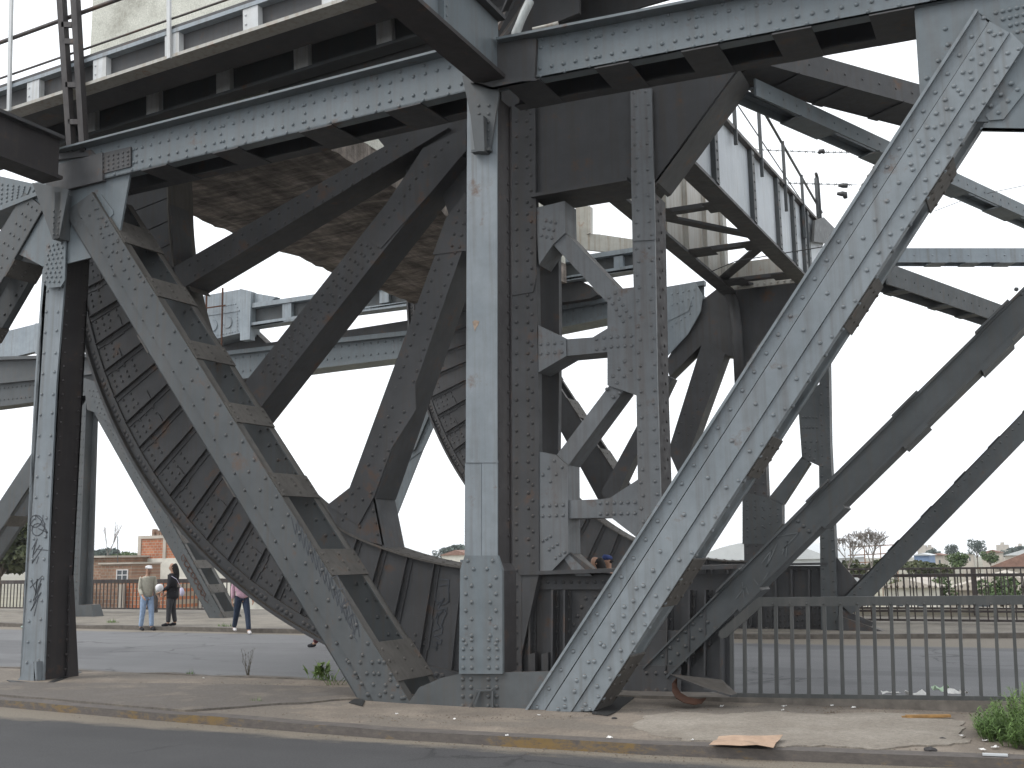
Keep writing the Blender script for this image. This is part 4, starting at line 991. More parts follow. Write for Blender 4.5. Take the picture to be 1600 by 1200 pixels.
for k in range(4):
    y = 15.2 + k * 2.7; g.bar((XG2 + .1, y, zbt + .03), (XG - .2, y, zbt + .03), .20, .08)
    a_, b_ = ((XG2 + .1, y + .1, zbt + .08), (XG - .2, y + 2.6, zbt + .08)) if k % 2 else ((XG - .2, y + .1, zbt + .08), (XG2 + .1, y + 2.6, zbt + .08)); g.bar(a_, b_, .22, .05)
    for xq in (XG2 + .15, XG - .65): g.box((xq, y - .3, zbt - .012), (xq + .45, y + .3, zbt - .002))
obj('lacing', g, M['brown'], cg)
g = G(); g.box((XG2, 24.0, zbt), (XG - .04, 24.06, zbt + .62)); g.rv3((XG2 + .1, 23.99, zbt + .06), (XG - .1, 23.99, zbt + .06), 12, (0, -1, 0), .03); obj('end_plate', g, M['rusty'], cg)
g = G()
tr0, tr1 = onX(1168, 130, XG + .05), onX(1284, 332, XG + .05); dirr = tr1 - tr0
g.tube([tr0 - dirr * .5, tr1], .03, 6)
mr0, mr1 = onX(1150, 160, XG + .05), onX(1270, 340, XG + .05)
g.tube([mr0, mr1], .012, 5)
for (x, y0, y1) in ((1150, 150, 226), (1191, 168, 276), (1229, 228, 330), (1258, 280, 372)):
    a = onX(x, y1, XG + .09); b = onX(x - 2, y0, XG + .09); b = Vector((a.x, a.y, b.z)); g.bar(a, b, .05, .06)
a = onX(1284, 372, XG + .09)
g.tube([a, a + Vector((0, -.03, 1.25)), a + Vector((0, -.12, 1.45)), a + Vector((0, -.25, 1.5)), a + Vector((0, -.34, 1.35)), a + Vector((0, -.36, 0))], .04, 6)
g.prism([onX(1270, 345, XG + .12), onX(1284, 340, XG + .12), onX(1306, 362, XG + .12), onX(1300, 382, XG + .12), onX(1268, 378, XG + .12)], (.05, 0, 0))
obj('railing', g, M['grey'], cg)
# ================================================================== lateral braces against the sky, right
def brace(label, a, b, ya, w, mt, hh=.2, plates=(), yb=None, solid=False, ext=1.0):
    A = onY(a[0], a[1], ya); B = onZ(b[0], b[1], A.z) if yb is None else onY(b[0], b[1], yb)
    B = A.lerp(B, ext); plates = [p / ext for p in plates] + ([] if ext < 1.5 else [.6, .75, .9])
    t = thing('lateral_brace', label, 'brace', A, 'braces against the sky')
    d = (B - A); u = d.normalized().cross(Vector((0, 0, 1))).normalized()
    g = G()
    for s in (-1, 1): g.bar(A + u * s * w / 2, B + u * s * w / 2, .03, hh); g.bar(A + u * (s * w / 2 - s * .05), B + u * (s * w / 2 - s * .05), .1, .02)
    n = int(d.length / .3)
    for s in (-1, 1): g.rv3(A + u * s * (w / 2 + .015), B + u * s * (w / 2 + .015), min(n, 60), u * s, .02, 5)
    obj('angles', g, M[mt], t)
    if solid: g = G().bar(A, B, w, hh * .92); obj('box_web', g, M[mt], t)
    for p in plates: 
        b_ = G().bar(A.lerp(B, p) - Vector((0, 0, hh / 2)), A.lerp(B, p + .05) - Vector((0, 0, hh / 2)), w + .06, .02); obj('batten', b_, M[mt], t)
    return t
brace('dark wide brace from the big gusset to the right diagonal, just under the chord', (1150, 92), (1470, 178), 13.6, .62, 'brown', .34, (.02, .2, .42, .7), solid=True)
brace('long grey brace slanting down across the sky, passing behind the right diagonal', (1165, 142), (1660, 366), 13.8, .30, 'blue', .24, (.1, .3, .5, .7, .9), ext=1.8)
brace('level pale brace between the right diagonal and the picture edge', (1395, 402), (1660, 402), 20.0, .25, 'pale', .26, (.2, .4, .6, .8), ext=1.9)
brace('short grey brace slanting from the right diagonal to the darker second diagonal', (1370, 430), (1580, 503), 18.0, .32, 'grey', .36, (.1, .4, .6, .85))
# ================================================================== railings
def railing(label, Y, x0, x1, zt, zb, step, mt, top=(.07, .06), r=.011, posts=(), kind='bar', z2=None, bot=.05):
    t = thing('railing', label, 'railing', ((x0 + x1) / 2, Y, zb))
    g = G().box((x0, Y - top[0] / 2, zt - top[1]), (x1, Y + top[0] / 2, zt)); obj('top_rail', g, M[mt], t)
    g = G().box((x0, Y - .025, zb), (x1, Y + .025, zb + bot))
    if z2: g.box((x0, Y - .03, z2 - .025), (x1, Y + .03, z2 + .025))
    obj('bottom_rail', g, M[mt], t)
    n = int((x1 - x0) / step); lim = 100
    xs = [x0 + (i + .5) * (x1 - x0) / n for i in range(n)]
    base = None
    for x in xs:
        if base is None:
            g = G()
            if kind == 'bar': g.box((x - r, Y - r, zb + bot), (x + r, Y + r, zt - top[1]))
            else:
                h = zt - top[1] - zb - bot; z0 = zb + bot
                g.tube([(x, Y, z0 + h * q) for q in (0, .12, .15, .18, .5, .53, .56, .59, .85, .88, .91, 1)], [r, r, r * 2, r, r, r * 2, r * 2, r, r, r * 2, r, r], 6)
            base = obj('baluster', g, M[mt], t); bx = x
        else:
            o = base.copy(); C.objects.link(o); o.parent = t; o.location = (x - bx, 0, 0)
    for x in posts:
        g = G().box((x - .06, Y - .06, zb - .15), (x + .06, Y + .06, zt - top[1])); obj('post', g, M[mt], t)
    return t
zr = onY(100, 906, 28.3).z
railing('long dark railing with close bars along the far pavement behind the walking people', 28.3, -38.5, -23.2, zr, .20, .165, 'darkrail', (.12, .13), .014, (-38, -34.2, -30.4, -26.6))
zr2 = onY(1480, 896.5, 26.9).z
railing('inner dark railing on the far pavement at the right, above the near railing', 26.9, -6.5, 5.0, zr2, .14, .19, 'darkrail', (.08, .07), .014, (.0,), z2=onY(1480, 955, 26.9).z)
zr3 = onY(1480, 886.5, 29.6).z
railing('outer far railing with ornamental knobbed balusters, above the inner one', 29.6, -5.4, 6.4, zr3, onY(1480, 952, 29.6).z, .15, 'darkrail', (.09, .05), .016, (-1.4,), 'knob')
pw = G().box((-5.6, 29.8, .1), (6.5, 30.1, onY(1480, 953, 29.8).z)); pw.box((-5.6, 29.74, onY(1480, 953, 29.8).z), (6.5, 30.16, onY(1480, 953, 29.8).z + .06))
tag(obj('parapet', pw, M['cwall']), 'low cream parapet wall below the ornamental far railing', 'wall')
nr = thing('railing', 'plain grey near railing on the right, its left end bent down', 'railing', (-2, 12.1, .15))
PR = PY(12.1)
g = G(); g.plate(PR, [(1184, 933.5), (1900, 928), (1900, 942.7), (1190, 947.5)], .05, 0)
for k in range(18): g.dome(PR.P(1208 + k * 26.2, 943.5, 0), PR.n, .016, 6)
g.plate(PR, [(1184, 933.5), (1190, 947.5), (1135, 996), (1128, 998), (1122, 993), (1124, 986)], .05, 0)
obj('top_rail', g, M['rail'], nr)
g = G(); g.plate(PR, [(1140, 1083), (1900, 1092.5), (1900, 1099.5), (1140, 1089)], .05, 0); obj('bottom_rail', g, M['rail'], nr)
for i, x in enumerate((1143, 1163, 1187, 1212, 1237, 1262, 1288, 1314, 1340, 1366, 1393, 1419, 1446, 1473, 1500, 1528, 1556, 1584, 1612, 1640, 1669, 1698, 1728, 1758, 1788, 1819, 1850, 1881)):
    yt = 945 if x > 1186 else 947 + (1186 - x) * .9
    g = G(); lean = (x - 1100) * .012; g.plate(PR, [(x - 2.6 - lean * .3, yt), (x + 2.6 - lean * .3, yt), (x + 2.9 + lean, 1088 + max(0, x - 1600) * .012), (x - 2.9 + lean, 1087 + max(0, x - 1600) * .012)], .035, .004); obj('baluster', g, M['rail'], nr)
pl2 = G(); q = [PR.P(x, y, 0) for x, y in ((960, 1085), (1140, 1089), (1900, 1099.8))]
for a, b in zip(q, q[1:]): pl2.prism([a + Vector((0, -.05, 0)), b + Vector((0, -.05, 0)), b + Vector((0, -.08, -.32)), a + Vector((0, -.08, -.32))], (0, .42, 0))
tag(obj('plinth', pl2, M['stonekerb']), 'low concrete plinth under the plain grey near railing', 'plinth')
# ================================================================== wires
def wire(label, pts, r, Y, barbs=0, name='wire'):
    g = G(); P = [onY(x, y, Y) for x, y in pts]; g.tube(P, r, 4)
    for k in range(barbs):
        t = k / barbs * (len(P) - 1); i = int(t); p = P[i].lerp(P[i + 1], t - i); g.bar(p + Vector((-.03, 0, -.024)), p + Vector((.03, 0, .024)), .009, .009); g.bar(p + Vector((-.03, 0, .024)), p + Vector((.03, 0, -.024)), .009, .009)
    return tag(obj(name, g, M['wire']), label, 'wire')
wire('upper strand of barbed wire against the sky beside the cross girder railing', [(1168, 233), (1230, 236), (1290, 238), (1345, 238)], .008, 22, 16, 'barbed_wire')
wire('lower strand of barbed wire against the sky beside the cross girder railing', [(1200, 285), (1260, 287), (1340, 289)], .008, 22, 14, 'barbed_wire')
wire('thin cable slung between the right diagonal and the picture edge', [(1460, 330), (1520, 307), (1600, 290), (1660, 280)], .006, 20)
wire('thin cable dangling under the cross girder panels', [(1110, 425), (1150, 408), (1210, 398), (1290, 385)], .012, 21)
sh = thing('hanging_shoes', 'old pair of shoes dangling from the lower barbed wire', 'shoes', onY(1316, 290, 22))
for (x, y, a) in ((1318, 290, 0), (1316, 303, 1)):
    g = G(); p = onY(x, y, 22)
    pts = [p + Vector((-.1, 0, .02)), p, p + Vector((.05, 0, -.01)), p + Vector((.06, 0, -.1 if a else .03))]
    g.tube(pts, [.03, .055, .06, .04], 7); obj('shoe', g, M['wire'], sh)
p = onY(1283, 238, 22); g = G().tube([p + Vector((-.05, 0, -.02)), p + Vector((-.02, 0, .02)), p + Vector((.04, 0, .02)), p + Vector((.06, 0, -.03))], [.03, .05, .05, .03], 7); tag(obj('plastic_scrap', g, M['wire']), 'dark scrap caught on the upper barbed wire strand', 'scrap')
# ================================================================== people
def skin_mesh(name, pts, edges, radii, mt, root, sub=1):
    me = bpy.data.meshes.new('tmp'); org = ORG[root.name]
    me.from_pydata([tuple(Vector(p) - org) for p in pts], edges, [])
    o = bpy.data.objects.new('tmp', me); C.objects.link(o)
    o.modifiers.new('s', 'SKIN'); sv = me.skin_vertices[0].data
    for i, r in enumerate(radii):
        sv[i].radius = r if isinstance(r, tuple) else (r, r)
    sv[0].use_root = True
    ss = o.modifiers.new('b', 'SUBSURF'); ss.levels = sub; ss.render_levels = sub
    bpy.context.view_layer.update()
    dg = bpy.context.evaluated_depsgraph_get()
    m2 = bpy.data.meshes.new_from_object(o.evaluated_get(dg)); bpy.data.objects.remove(o); m2.name = name
    m2.materials.clear(); m2.materials.append(mt)
    for p in m2.polygons: p.use_smooth = True
    r = bpy.data.objects.new(name, m2); C.objects.link(r); r.parent = root; ORG[r.name] = org
    return r
def person(label, foot, yaw, h, cols, step=.28, arms=((.1, .25), (-.1, .3)), hair='short', cap=None, coat=.465, lean=.02, elev=0, skirt=False):
    """yaw: direction faced (radians from +X); arms: (swing forward, elbow bend) for left, right"""
    f = Vector((math.cos(yaw), math.sin(yaw), 0)); r = Vector((f.y, -f.x, 0)); u = Vector((0, 0, 1))
    o = Vector(foot); root = thing('person', label, 'person', o)
    def W(x, y, z): return o + r * x * h + f * (y + lean * max(0, z - .5)) * h + u * z * h
    hipz, kz, az = .51, .275, .04
    pts = []; rad = []; ed = []
    def add(p, rr, prev=None):
        pts.append(p); rad.append(rr * h if not isinstance(rr, tuple) else (rr[0] * h, rr[1] * h)); i = len(pts) - 1
        if prev is not None: ed.append((prev, i))
        return i
    pel = add(W(0, 0, hipz), .06); sp = add(W(0, 0, .62), .058, pel); ch = add(W(0, 0, .74), .066, sp); nb = add(W(0, 0, .825), .036, ch); nk = add(W(0, .005, .855), .030, nb)
    hd = add(W(0, .012, .90), .042, nk); ht = add(W(0, .006, .95), .046, hd); top = add(W(0, .0, .978), .028, ht); nose = add(W(0, .066, .905), .008, hd); chin = add(W(0, .045, .872), .016, hd)
    legs = []; armsj = []
    for s, st in ((-1, step), (1, -step)):
        hp = W(s * .05, 0, hipz - .02); kn = W(s * .055, st * .26 + .015, kz); an = W(s * .055, st * .52, az + (.03 if st < 0 and step > .2 else 0)); toe = an + f * .075 * h - u * (.02 * h)
        legs.append((hp, kn, an, toe))
        a = add(hp, .052, pel); b = add(kn, .034, a); c = add(an, .024, b); add(toe, .018, c)
    for s, (sw, bend) in ((-1, arms[0]), (1, arms[1])):
        sh = W(s * .105, 0, .795); el = sh + (f * math.sin(sw) - u * math.cos(sw)) * .175 * h + r * s * .02 * h
        wr = el + (f * math.sin(sw + bend) - u * math.cos(sw + bend)) * .15 * h
        armsj.append((sh, el, wr)); a = add(sh, .030, ch); b = add(el, .023, a); c = add(wr, .016, b)
        dd_ = (wr - el).normalized(); pm = add(wr + dd_ * .035 * h, (.012, .018), c)
        for k, (sx, ln) in enumerate(((-.016, .036), (-.006, .044), (.005, .041), (.015, .032))):
            b0 = add(wr + dd_ * .052 * h + f * sx * h, .0058, pm); b1 = add(wr + dd_ * (.052 + ln * .6) * h + f * sx * h - r * s * .006 * h, .0052, b0); add(wr + dd_ * (.052 + ln) * h + f * sx * h - r * s * .016 * h, .0045, b1)
        t0 = add(wr + dd_ * .03 * h + f * .026 * h, .0062, pm); add(wr + dd_ * .052 * h + f * .034 * h, .005, t0)
    body = skin_mesh('body', pts, ed, rad, cols['skin'], root)
    # trousers
    P = [W(0, 0, hipz + .055)]; Rr = [.072 * h]; E_ = []
    for hp, kn, an, toe in legs:
        b = len(P); P += [hp, hp.lerp(kn, .5), kn, kn.lerp(an, .55), an + u * .012 * h]; Rr += [.062 * h, .055 * h, .045 * h, .040 * h, .038 * h]
        E_ += [(0, b), (b, b + 1), (b + 1, b + 2), (b + 2, b + 3), (b + 3, b + 4)]
    skin_mesh('trousers', P, E_, Rr, cols['legs'], root)
    # jacket or coat
    P = [W(0, 0, .70), W(0, 0, .60), W(0, 0, coat), W(0, 0, .78), W(0, .0, .825)]; Rr = [(.105 * h, .078 * h), (.098 * h, .074 * h), (.105 * h, .085 * h), (.088 * h, .062 * h), (.045 * h, .045 * h)]; E_ = [(0, 1), (1, 2), (0, 3), (3, 4)]
    if coat < .46: P.append(W(0, 0, coat + .07)); Rr[0] = (.118 * h, .088 * h); Rr[1] = (.118 * h, .09 * h); Rr[2] = (.145 * h, .115 * h); Rr.append((.132 * h, .105 * h)); E_ = [(0, 1), (1, 5), (5, 2), (0, 3), (3, 4)]
    for sh, el, wr in armsj:
        b = len(P); P += [sh - u * .005 * h, sh.lerp(el, .55), el, wr.lerp(el, .12)]; Rr += [.043 * h, .038 * h, .034 * h, .026 * h]; E_ += [(3, b), (b, b + 1), (b + 1, b + 2), (b + 2, b + 3)]
    skin_mesh('coat' if coat < .46 else 'jacket', P, E_, Rr, cols['top'], root)
    for hp, kn, an, toe in legs:
        skin_mesh('shoe', [an + u * .012 * h, an - u * .012 * h + f * .01 * h, an + f * .05 * h - u * .018 * h, toe + f * .03 * h - u * .003 * h, an - f * .025 * h - u * .012 * h], [(0, 1), (1, 2), (2, 3), (1, 4)], [.030 * h, .028 * h, .024 * h, .018 * h, .022 * h], cols['shoe'], root)
    if hair == 'long':
        skin_mesh('hair', [W(0, .0, .962), W(0, -.028, .93), W(0, -.05, .86), W(0, -.062, .79), W(0, -.066, .70)], [(0, 1), (1, 2), (2, 3), (3, 4)], [.058 * h, .058 * h, .056 * h, .05 * h, .03 * h], cols['hair'], root)
    else: skin_mesh('hair', [W(0, -.015, .935), W(0, -.03, .90)], [(0, 1)], [.046 * h, .038 * h], cols['hair'], root)
    if cap:
        skin_mesh('cap', [W(0, -.004, .985), W(0, -.004, .958), W(0, .055, .945), W(0, .095, .938)], [(0, 1), (1, 2), (2, 3)], [(.045 * h, .045 * h), (.066 * h, .066 * h), (.045 * h, .016 * h), (.03 * h, .008 * h)], cap, root)
    g = G()
    for s in (-1, 1): g.dome(W(s * .018, .048, .918), f, .006 * h, 6)
    obj('eyes', g, M['near_black'], root)
    g = G(); g.bar(W(-.014, .051, .883), W(.014, .051, .883), .006 * h, .006 * h); obj('mouth', g, cols['lip'], root)
    for s in (-1, 1): skin_mesh('ear', [W(s * .046, -.0, .922), W(s * .050, -.004, .905)], [(0, 1)], [.010 * h, .008 * h], cols['skin'], root, 1)
    return root, W, armsj
SK = plain('skin', (.38, .22, .15), .6, .08, 10); LIP = plain('lips', (.30, .10, .09), .6, .1)
def col(name, c, v=.18): return plain(name, c, .85, v, 14, .1)
c_cream, c_jean, c_black = col('cream_cloth', (.44, .42, .35)), col('pale_denim', (.30, .40, .56)), col('black_cloth', (.012, .012, .016))
c_dark, c_navy, c_wcap, c_blue = col('charcoal_cloth', (.045, .045, .05)), col('navy_cloth', (.022, .035, .065)), col('white_cloth', (.74, .73, .74), .06), col('blue_cloth', (.03, .05, .16))
c_pink, c_hair, c_lilac, c_shoe = col('pink_cloth', (.60, .38, .46)), col('dark_hair', (.012, .009, .008)), col('lilac_bag', (.55, .52, .66)), col('white_shoe', (.62, .60, .60))
c_red = col('maroon_cloth', (.10, .02, .03))
base = dict(skin=SK, lip=LIP, hair=c_hair, shoe=c_black)
def away(deg): return math.radians(deg)     # 0 = towards the right end of the bridge, 90 = away from the viewer
p1 = onZ(228, 985, 0)
_, W1, a1 = person('man in a white cap, cream jacket and pale jeans walking beside the woman in black', p1, away(-20), 1.70, dict(base, top=c_cream, legs=c_jean), .13, ((.15, .5), (-.05, .9)), cap=c_wcap)
p2 = onZ(268, 978, .1); p2.z = .098
_, W2, a2 = person('long haired woman in a black coat walking beside the man in the white cap', p2, away(-150), 1.66, dict(base, top=c_black, legs=c_dark), .08, ((.1, .9), (.1, .6)), hair='long', coat=.40)
p3 = onZ(377, 990, .0)
person('person in navy trousers and white shoes whose head is hidden by the curved rim', p3, away(-35), 1.68, dict(base, top=c_pink, legs=c_navy, shoe=c_shoe), .36, ((.2, .3), (-.3, .3)))
p4 = onZ(62, 982, 0)
person('person hidden behind the left column, only a cream sleeve and hand swinging out', p4, away(172), 1.68, dict(base, top=c_cream, legs=c_dark, shoe=col('green_shoe', (.35, .45, .42))), .62, ((.55, .45), (.65, .4)))
p5 = onZ(530, 1012, 0)
person('person hidden behind the left diagonal, only one black shoe showing on the road', p5, away(178), 1.68, dict(base, top=c_dark, legs=c_red), .62, ((.2, .3), (-.2, .3)))
p6 = onY(933, 884, 17.0); p6.z = .03
person('dark haired woman of whom only the head shows above the girder, beside the blue cap', p6, away(200), 1.73, dict(base, top=c_black, legs=c_dark), .05, hair='long')
p7 = onY(952, 884, 17.3); p7.z = .03
person('man in a blue cap of whom only the head shows above the girder', p7, away(190), 1.75, dict(base, top=c_dark, legs=c_dark), .05, cap=c_blue)
b = thing('bag', 'round pale bag carried between the man in the white cap and the woman in black', 'bag', onY(249, 927, 21.6))
sk1 = skin_mesh('pouch', [onY(248, 912, 21.5), onY(249, 918, 21.5), onY(250, 925, 21.5)], [(0, 1), (1, 2)], [.08, .115, .09], c_wcap, b)
b = thing('shoulder_bag', 'lilac shoulder bag hanging behind the woman in the black coat', 'bag', onY(284, 935, 21.9))
skin_mesh('pouch', [onY(283, 918, 21.9), onY(285, 926, 21.9), onY(284, 932, 21.9)], [(0, 1), (1, 2)], [.04, .07, .04], c_lilac, b)
g = G().tube([onY(283, 918, 21.85), onY(276, 905, 21.75), onY(268, 900, 21.7)], .006, 5); obj('strap', g, c_lilac, b)
# ================================================================== plants
def blade(g, base, dirv, ln, w, droop, n=4):
    base = Vector(base); d = Vector(dirv).normalized(); side = d.cross(Vector((0, 0, 1)))
    if side.length < .05: side = Vector((1, 0, 0))
    side.normalize(); vs = []; p = base.copy()
    for i in range(n + 1):
        t = i / n; ww = w * (1 - t * .9) * (.6 + .8 * min(t * 3, 1)) / 1.4
        vs += [p - side * ww / 2, p + side * ww / 2]
        p = p + d * ln / n; d = (d + Vector((0, 0, -droop / n))).normalized()
    g.add(vs, [[2 * i, 2 * i + 1, 2 * i + 3, 2 * i + 2] for i in range(n)])
def tuft(label, c, rx, ry, n, ln, w, mt='grass', seed=1, up=1.0, name='grass_clump'):
    r = random.Random(seed); g = G()
    for i in range(n):
        a = r.uniform(0, 6.283); q = math.sqrt(r.random()); b = Vector(c) + Vector((math.cos(a) * q * rx, math.sin(a) * q * ry, 0))
        dv = Vector((math.cos(a) * q * .7 + r.uniform(-.4, .4), math.sin(a) * q * .5 + r.uniform(-.4, .4), up * r.uniform(.6, 1.3)))
        blade(g, b, dv, ln * r.uniform(.45, 1.15) * (1.15 - .6 * q), w * r.uniform(.6, 1.3), r.uniform(.3, 1.6))
    return tag(obj(name, g, M[mt]), label, 'plant')
gc = onZ(1600, 1152, .15)
g = G(); r = random.Random(21)
for i in range(520):
    a = r.uniform(0, 6.283); q = math.sqrt(r.random()); b = gc + Vector((math.cos(a) * q * .46 + .10, math.sin(a) * q * .75 + .10, 0)); hh = (1.05 - .7 * q) * r.uniform(.2, .5)
    d = Vector((math.cos(a) * q * .5 + r.uniform(-.2, .2), math.sin(a) * q * .4 + r.uniform(-.2, .2), 1)).normalized()
    g.tube([b, b + d * hh * .5, b + d * hh + Vector((r.uniform(-.03, .03), r.uniform(-.03, .03), 0))], [.004, .003, .0015], 3, False)
    for k in range(16):
        t = .12 + .88 * k / 16; p = b + d * hh * t; aa = r.uniform(0, 6.283)
        blade(g, p, (math.cos(aa), math.sin(aa), r.uniform(.1, .9)), r.uniform(.04, .10), r.uniform(.008, .018), r.uniform(.2, 1), 3)
tag(obj('grass_clump', g, M['grass']), 'large bushy green weed clump on the pavement at the right edge', 'plant')
def leafy_weed(label, c, n, ln, w, seed, mt='weed'):
    r = random.Random(seed); g = G()
    for i in range(n):
        a = r.uniform(0, 6.283); st = Vector(c) + Vector((r.uniform(-.12, .12), r.uniform(-.08, .08), 0)); d = Vector((math.cos(a) * .7, math.sin(a) * .5, r.uniform(.5, 1.3))).normalized(); L_ = r.uniform(.08, .22)
        g.tube([st, st + d * L_], .004, 3, False)
        for k in range(3): blade(g, st + d * L_ * (.5 + .25 * k), d + Vector((r.uniform(-.6, .6), r.uniform(-.6, .6), -.1)), ln * r.uniform(.7, 1.2), w * r.uniform(.7, 1.3), r.uniform(.5, 1.6), 5)
    return tag(obj('weed', g, M[mt]), label, 'plant')
leafy_weed('broad leaved green weed at the back kerb left of the left diagonal foot', onZ(498, 1062, .15), 26, .13, .055, 4)
leafy_weed('low green weed tucked against the foot of the left diagonal', onZ(524, 1070, .15), 12, .08, .03, 9)
g = G(); r = random.Random(8); b0 = onZ(388, 1057, .15)
for i in range(9):
    d = Vector((r.uniform(-.25, .25), r.uniform(-.2, .2), 1)); pts = [b0 + Vector((r.uniform(-.03, .03), 0, 0))]
    for k in range(5): pts.append(pts[-1] + d.normalized() * r.uniform(.05, .09) + Vector((r.uniform(-.02, .02), r.uniform(-.02, .02), 0)))
    g.tube(pts, [.004, .004, .003, .003, .002, .001], 3, False)
    for p in pts[1:]:
        for k in range(3): blade(g, p, (r.uniform(-1, 1), r.uniform(-1, 1), r.uniform(.2, 1)), .05, .008, .5, 2)
tag(obj('weed', g, M['dry']), 'dry brown upright weed stalk at the back kerb', 'plant')
for i, (x, y, lab) in enumerate(((400, 1098, 'tiny grass tuft on the pavement near the yellow kerb'), (1412, 1102, 'small grass tuft at the railing plinth beside white litter'), (1245, 1096, 'small grass tuft at the railing plinth further left'), (590, 1052, 'thin grass tuft between kerb and left diagonal'), (298, 1054, 'short grass tuft at the back kerb by the left column'))):
    tuft(lab, onZ(x, y, .15), .07, .04, 34, .10, .008, 'grass', 30 + i)
for i, (x, y, lab) in enumerate(((176, 973, 'small grass tuft on the far pavement beside the far column'), (352, 979, 'small grass tuft on the far pavement at the foot of the far diagonal'))):
    tuft(lab, onZ(x, y, .1), .25, .1, 50, .13, .02, 'grass', 50 + i)
# ================================================================== litter
def scrap(label, px, py, wx, wy, mt, seed, z=.155, name='paper', cat='litter', lift=.03, rot=None, group=None):
    r = random.Random(seed); c = onZ(px, py, z); g = G(); n = 4; a = r.uniform(0, 3.14) if rot is None else rot; vv = []
    for i in range(n + 1):
        for j in range(n + 1):
            u = (i / n - .5) * wx; v = (j / n - .5) * wy; e = r.uniform(.85, 1.1) if wx < .4 else r.uniform(.97, 1.03)
            vv.append(c + Vector((u * math.cos(a) * e - v * math.sin(a), u * math.sin(a) + v * math.cos(a) * e, abs(r.gauss(0, lift)) + .004)))
    top = vv; bot = [v - Vector((0, 0, .003)) for v in vv]; k = (n + 1) ** 2
    fs = [[i * (n + 1) + j, (i + 1) * (n + 1) + j, (i + 1) * (n + 1) + j + 1, i * (n + 1) + j + 1] for i in range(n) for j in range(n)]
    rim = [i * (n + 1) for i in range(n + 1)] + [n * (n + 1) + j for j in range(1, n + 1)] + [i * (n + 1) + n for i in range(n - 1, -1, -1)] + [j for j in range(n - 1, 0, -1)]
    g.add(top + bot, fs + [[k + q for q in f][::-1] for f in fs] + [[rim[q], rim[(q + 1) % len(rim)], k + rim[(q + 1) % len(rim)], k + rim[q]] for q in range(len(rim))])
    return tag(obj(name, g, M[mt]), label, cat, group)
PZ = .30
scrap('white paper scrap caught at the railing foot, leftmost of the papers there', 1390, 1084, .18, .12, 'paper', 1, .26, lift=.02)
scrap('long crumpled white paper at the railing foot beside the green one', 1432, 1087, .22, .12, 'paper', 2, .26, lift=.02)
scrap('pale green paper propped at the railing foot', 1470, 1080, .15, .13, 'greenpaper', 3, .28, lift=.035)
scrap('white folded paper lying over the green one at the railing foot', 1489, 1084, .18, .10, 'paper', 4, .27, lift=.025)
scrap('small white paper just right of the green one at the railing foot', 1506, 1084, .10, .06, 'paper', 5, .27, lift=.015)
scrap('large flattened sheet of torn brown cardboard lying over the front kerb', 1167, 1161, .52, .50, 'card', 6, .165, 'cardboard', 'cardboard', .022, .05)
for i, (x, y, s) in enumerate(((1225, 1104, .09), (1223, 1110, .06), (1308, 1099, .07), (1334, 1106, .09), (1398, 1106, .07), (1423, 1107, .08), (1432, 1105, .07), (1472, 1103, .05), (1502, 1150, .06), (1082, 1157, .05), (953, 1153, .08), (620, 1116, .05), (1540, 1158, .08), (1555, 1168, .10), (1535, 1172, .08), (1495, 1108, .05), (333, 1073, .07), (318, 1060, .06), (710, 1124, .05), (792, 1150, .05), (842, 1118, .05), (1128, 1104, .08), (1300, 1103, .05), (1560, 1155, .07))):
    scrap('tiny white litter scrap lying on the dusty pavement', x, y, s * .6, s * .4, 'paper', 60 + i, .155, 'litter_scrap', 'litter', .006, None, 'tiny litter scraps')
scrap('crumpled white wrapper on the near road at the left, just off the kerb', 58, 1111, .10, .08, 'paper', 90, .005, 'wrapper', 'litter', .04)
scrap('thin pale paper strip lying flat on the near road', 158, 1162, .10, .03, 'paper', 91, .004, 'paper_strip', 'litter', .002, .1)
g = G(); c = onZ(1450, 1123, .15)
g.bar(c + Vector((-.20, -.03, .018)), c + Vector((.20, .05, .03)), .075, .022); g.bar(c + Vector((-.2, -.03, .012)), c + Vector((-.235, -.037, .012)), .05, .016); tag(obj('plank', g, M['wood']), 'short yellowish broken wooden plank on the dusty pavement', 'plank')
g = G(); c = onZ(1555, 1182, .15); g.bar(c + Vector((-.09, 0, .012)), c + Vector((.09, .01, .014)), .05, .014); g.bar(c + Vector((.05, .03, .01)), c + Vector((.08, .035, .012)), .03, .01); tag(obj('plank', g, M['shed']), 'short whitish board beside the weed clump', 'plank')
def pebble(label, x, y, s, seed, mt='stone', z=.15):
    r = random.Random(seed); c = onZ(x, y, z); g = G(); k = 8; vs = []
    for i in range(4):
        t = i / 3; q = [1, 1.05, .75, .1][i]
        for j in range(k): a = 6.283 * j / k; vs.append(c + Vector((math.cos(a) * s * q * r.uniform(.85, 1.15), math.sin(a) * s * .7 * q * r.uniform(.85, 1.15), t * s * .6)))
    g.add(vs, [[i * k + j, i * k + (j + 1) % k, (i + 1) * k + (j + 1) % k, (i + 1) * k + j] for i in range(3) for j in range(k)] + [list(range(3 * k, 4 * k))])
    return tag(obj('stone', g, M[mt]), label, 'stone')
pebble('dark flat stone on the pavement near the front kerb at the right', 1454, 1173, .055, 1)
pebble('small dark stone on the pavement right of the plank', 1473, 1155, .03, 2)
pebble('small dark lump on the pavement by the hole at the right diagonal foot', 960, 1123, .03, 3)
g = G(); r = random.Random(17)
for k in range(46):
    x = 912 + k * 2.3; p = onZ(x + r.uniform(-3, 3), 1176 + r.uniform(-4, 6), .005); blade(g, p + Vector((0, 0, .008)), (r.uniform(-1, 1), r.uniform(-.6, .6), r.uniform(-.05, .25)), r.uniform(.05, .11), r.uniform(.012, .03), .4, 3)
tag(obj('dead_leaves', g, M['dry']), 'string of dead brown leaves in the gutter under the front kerb', 'leaves')
g = G()
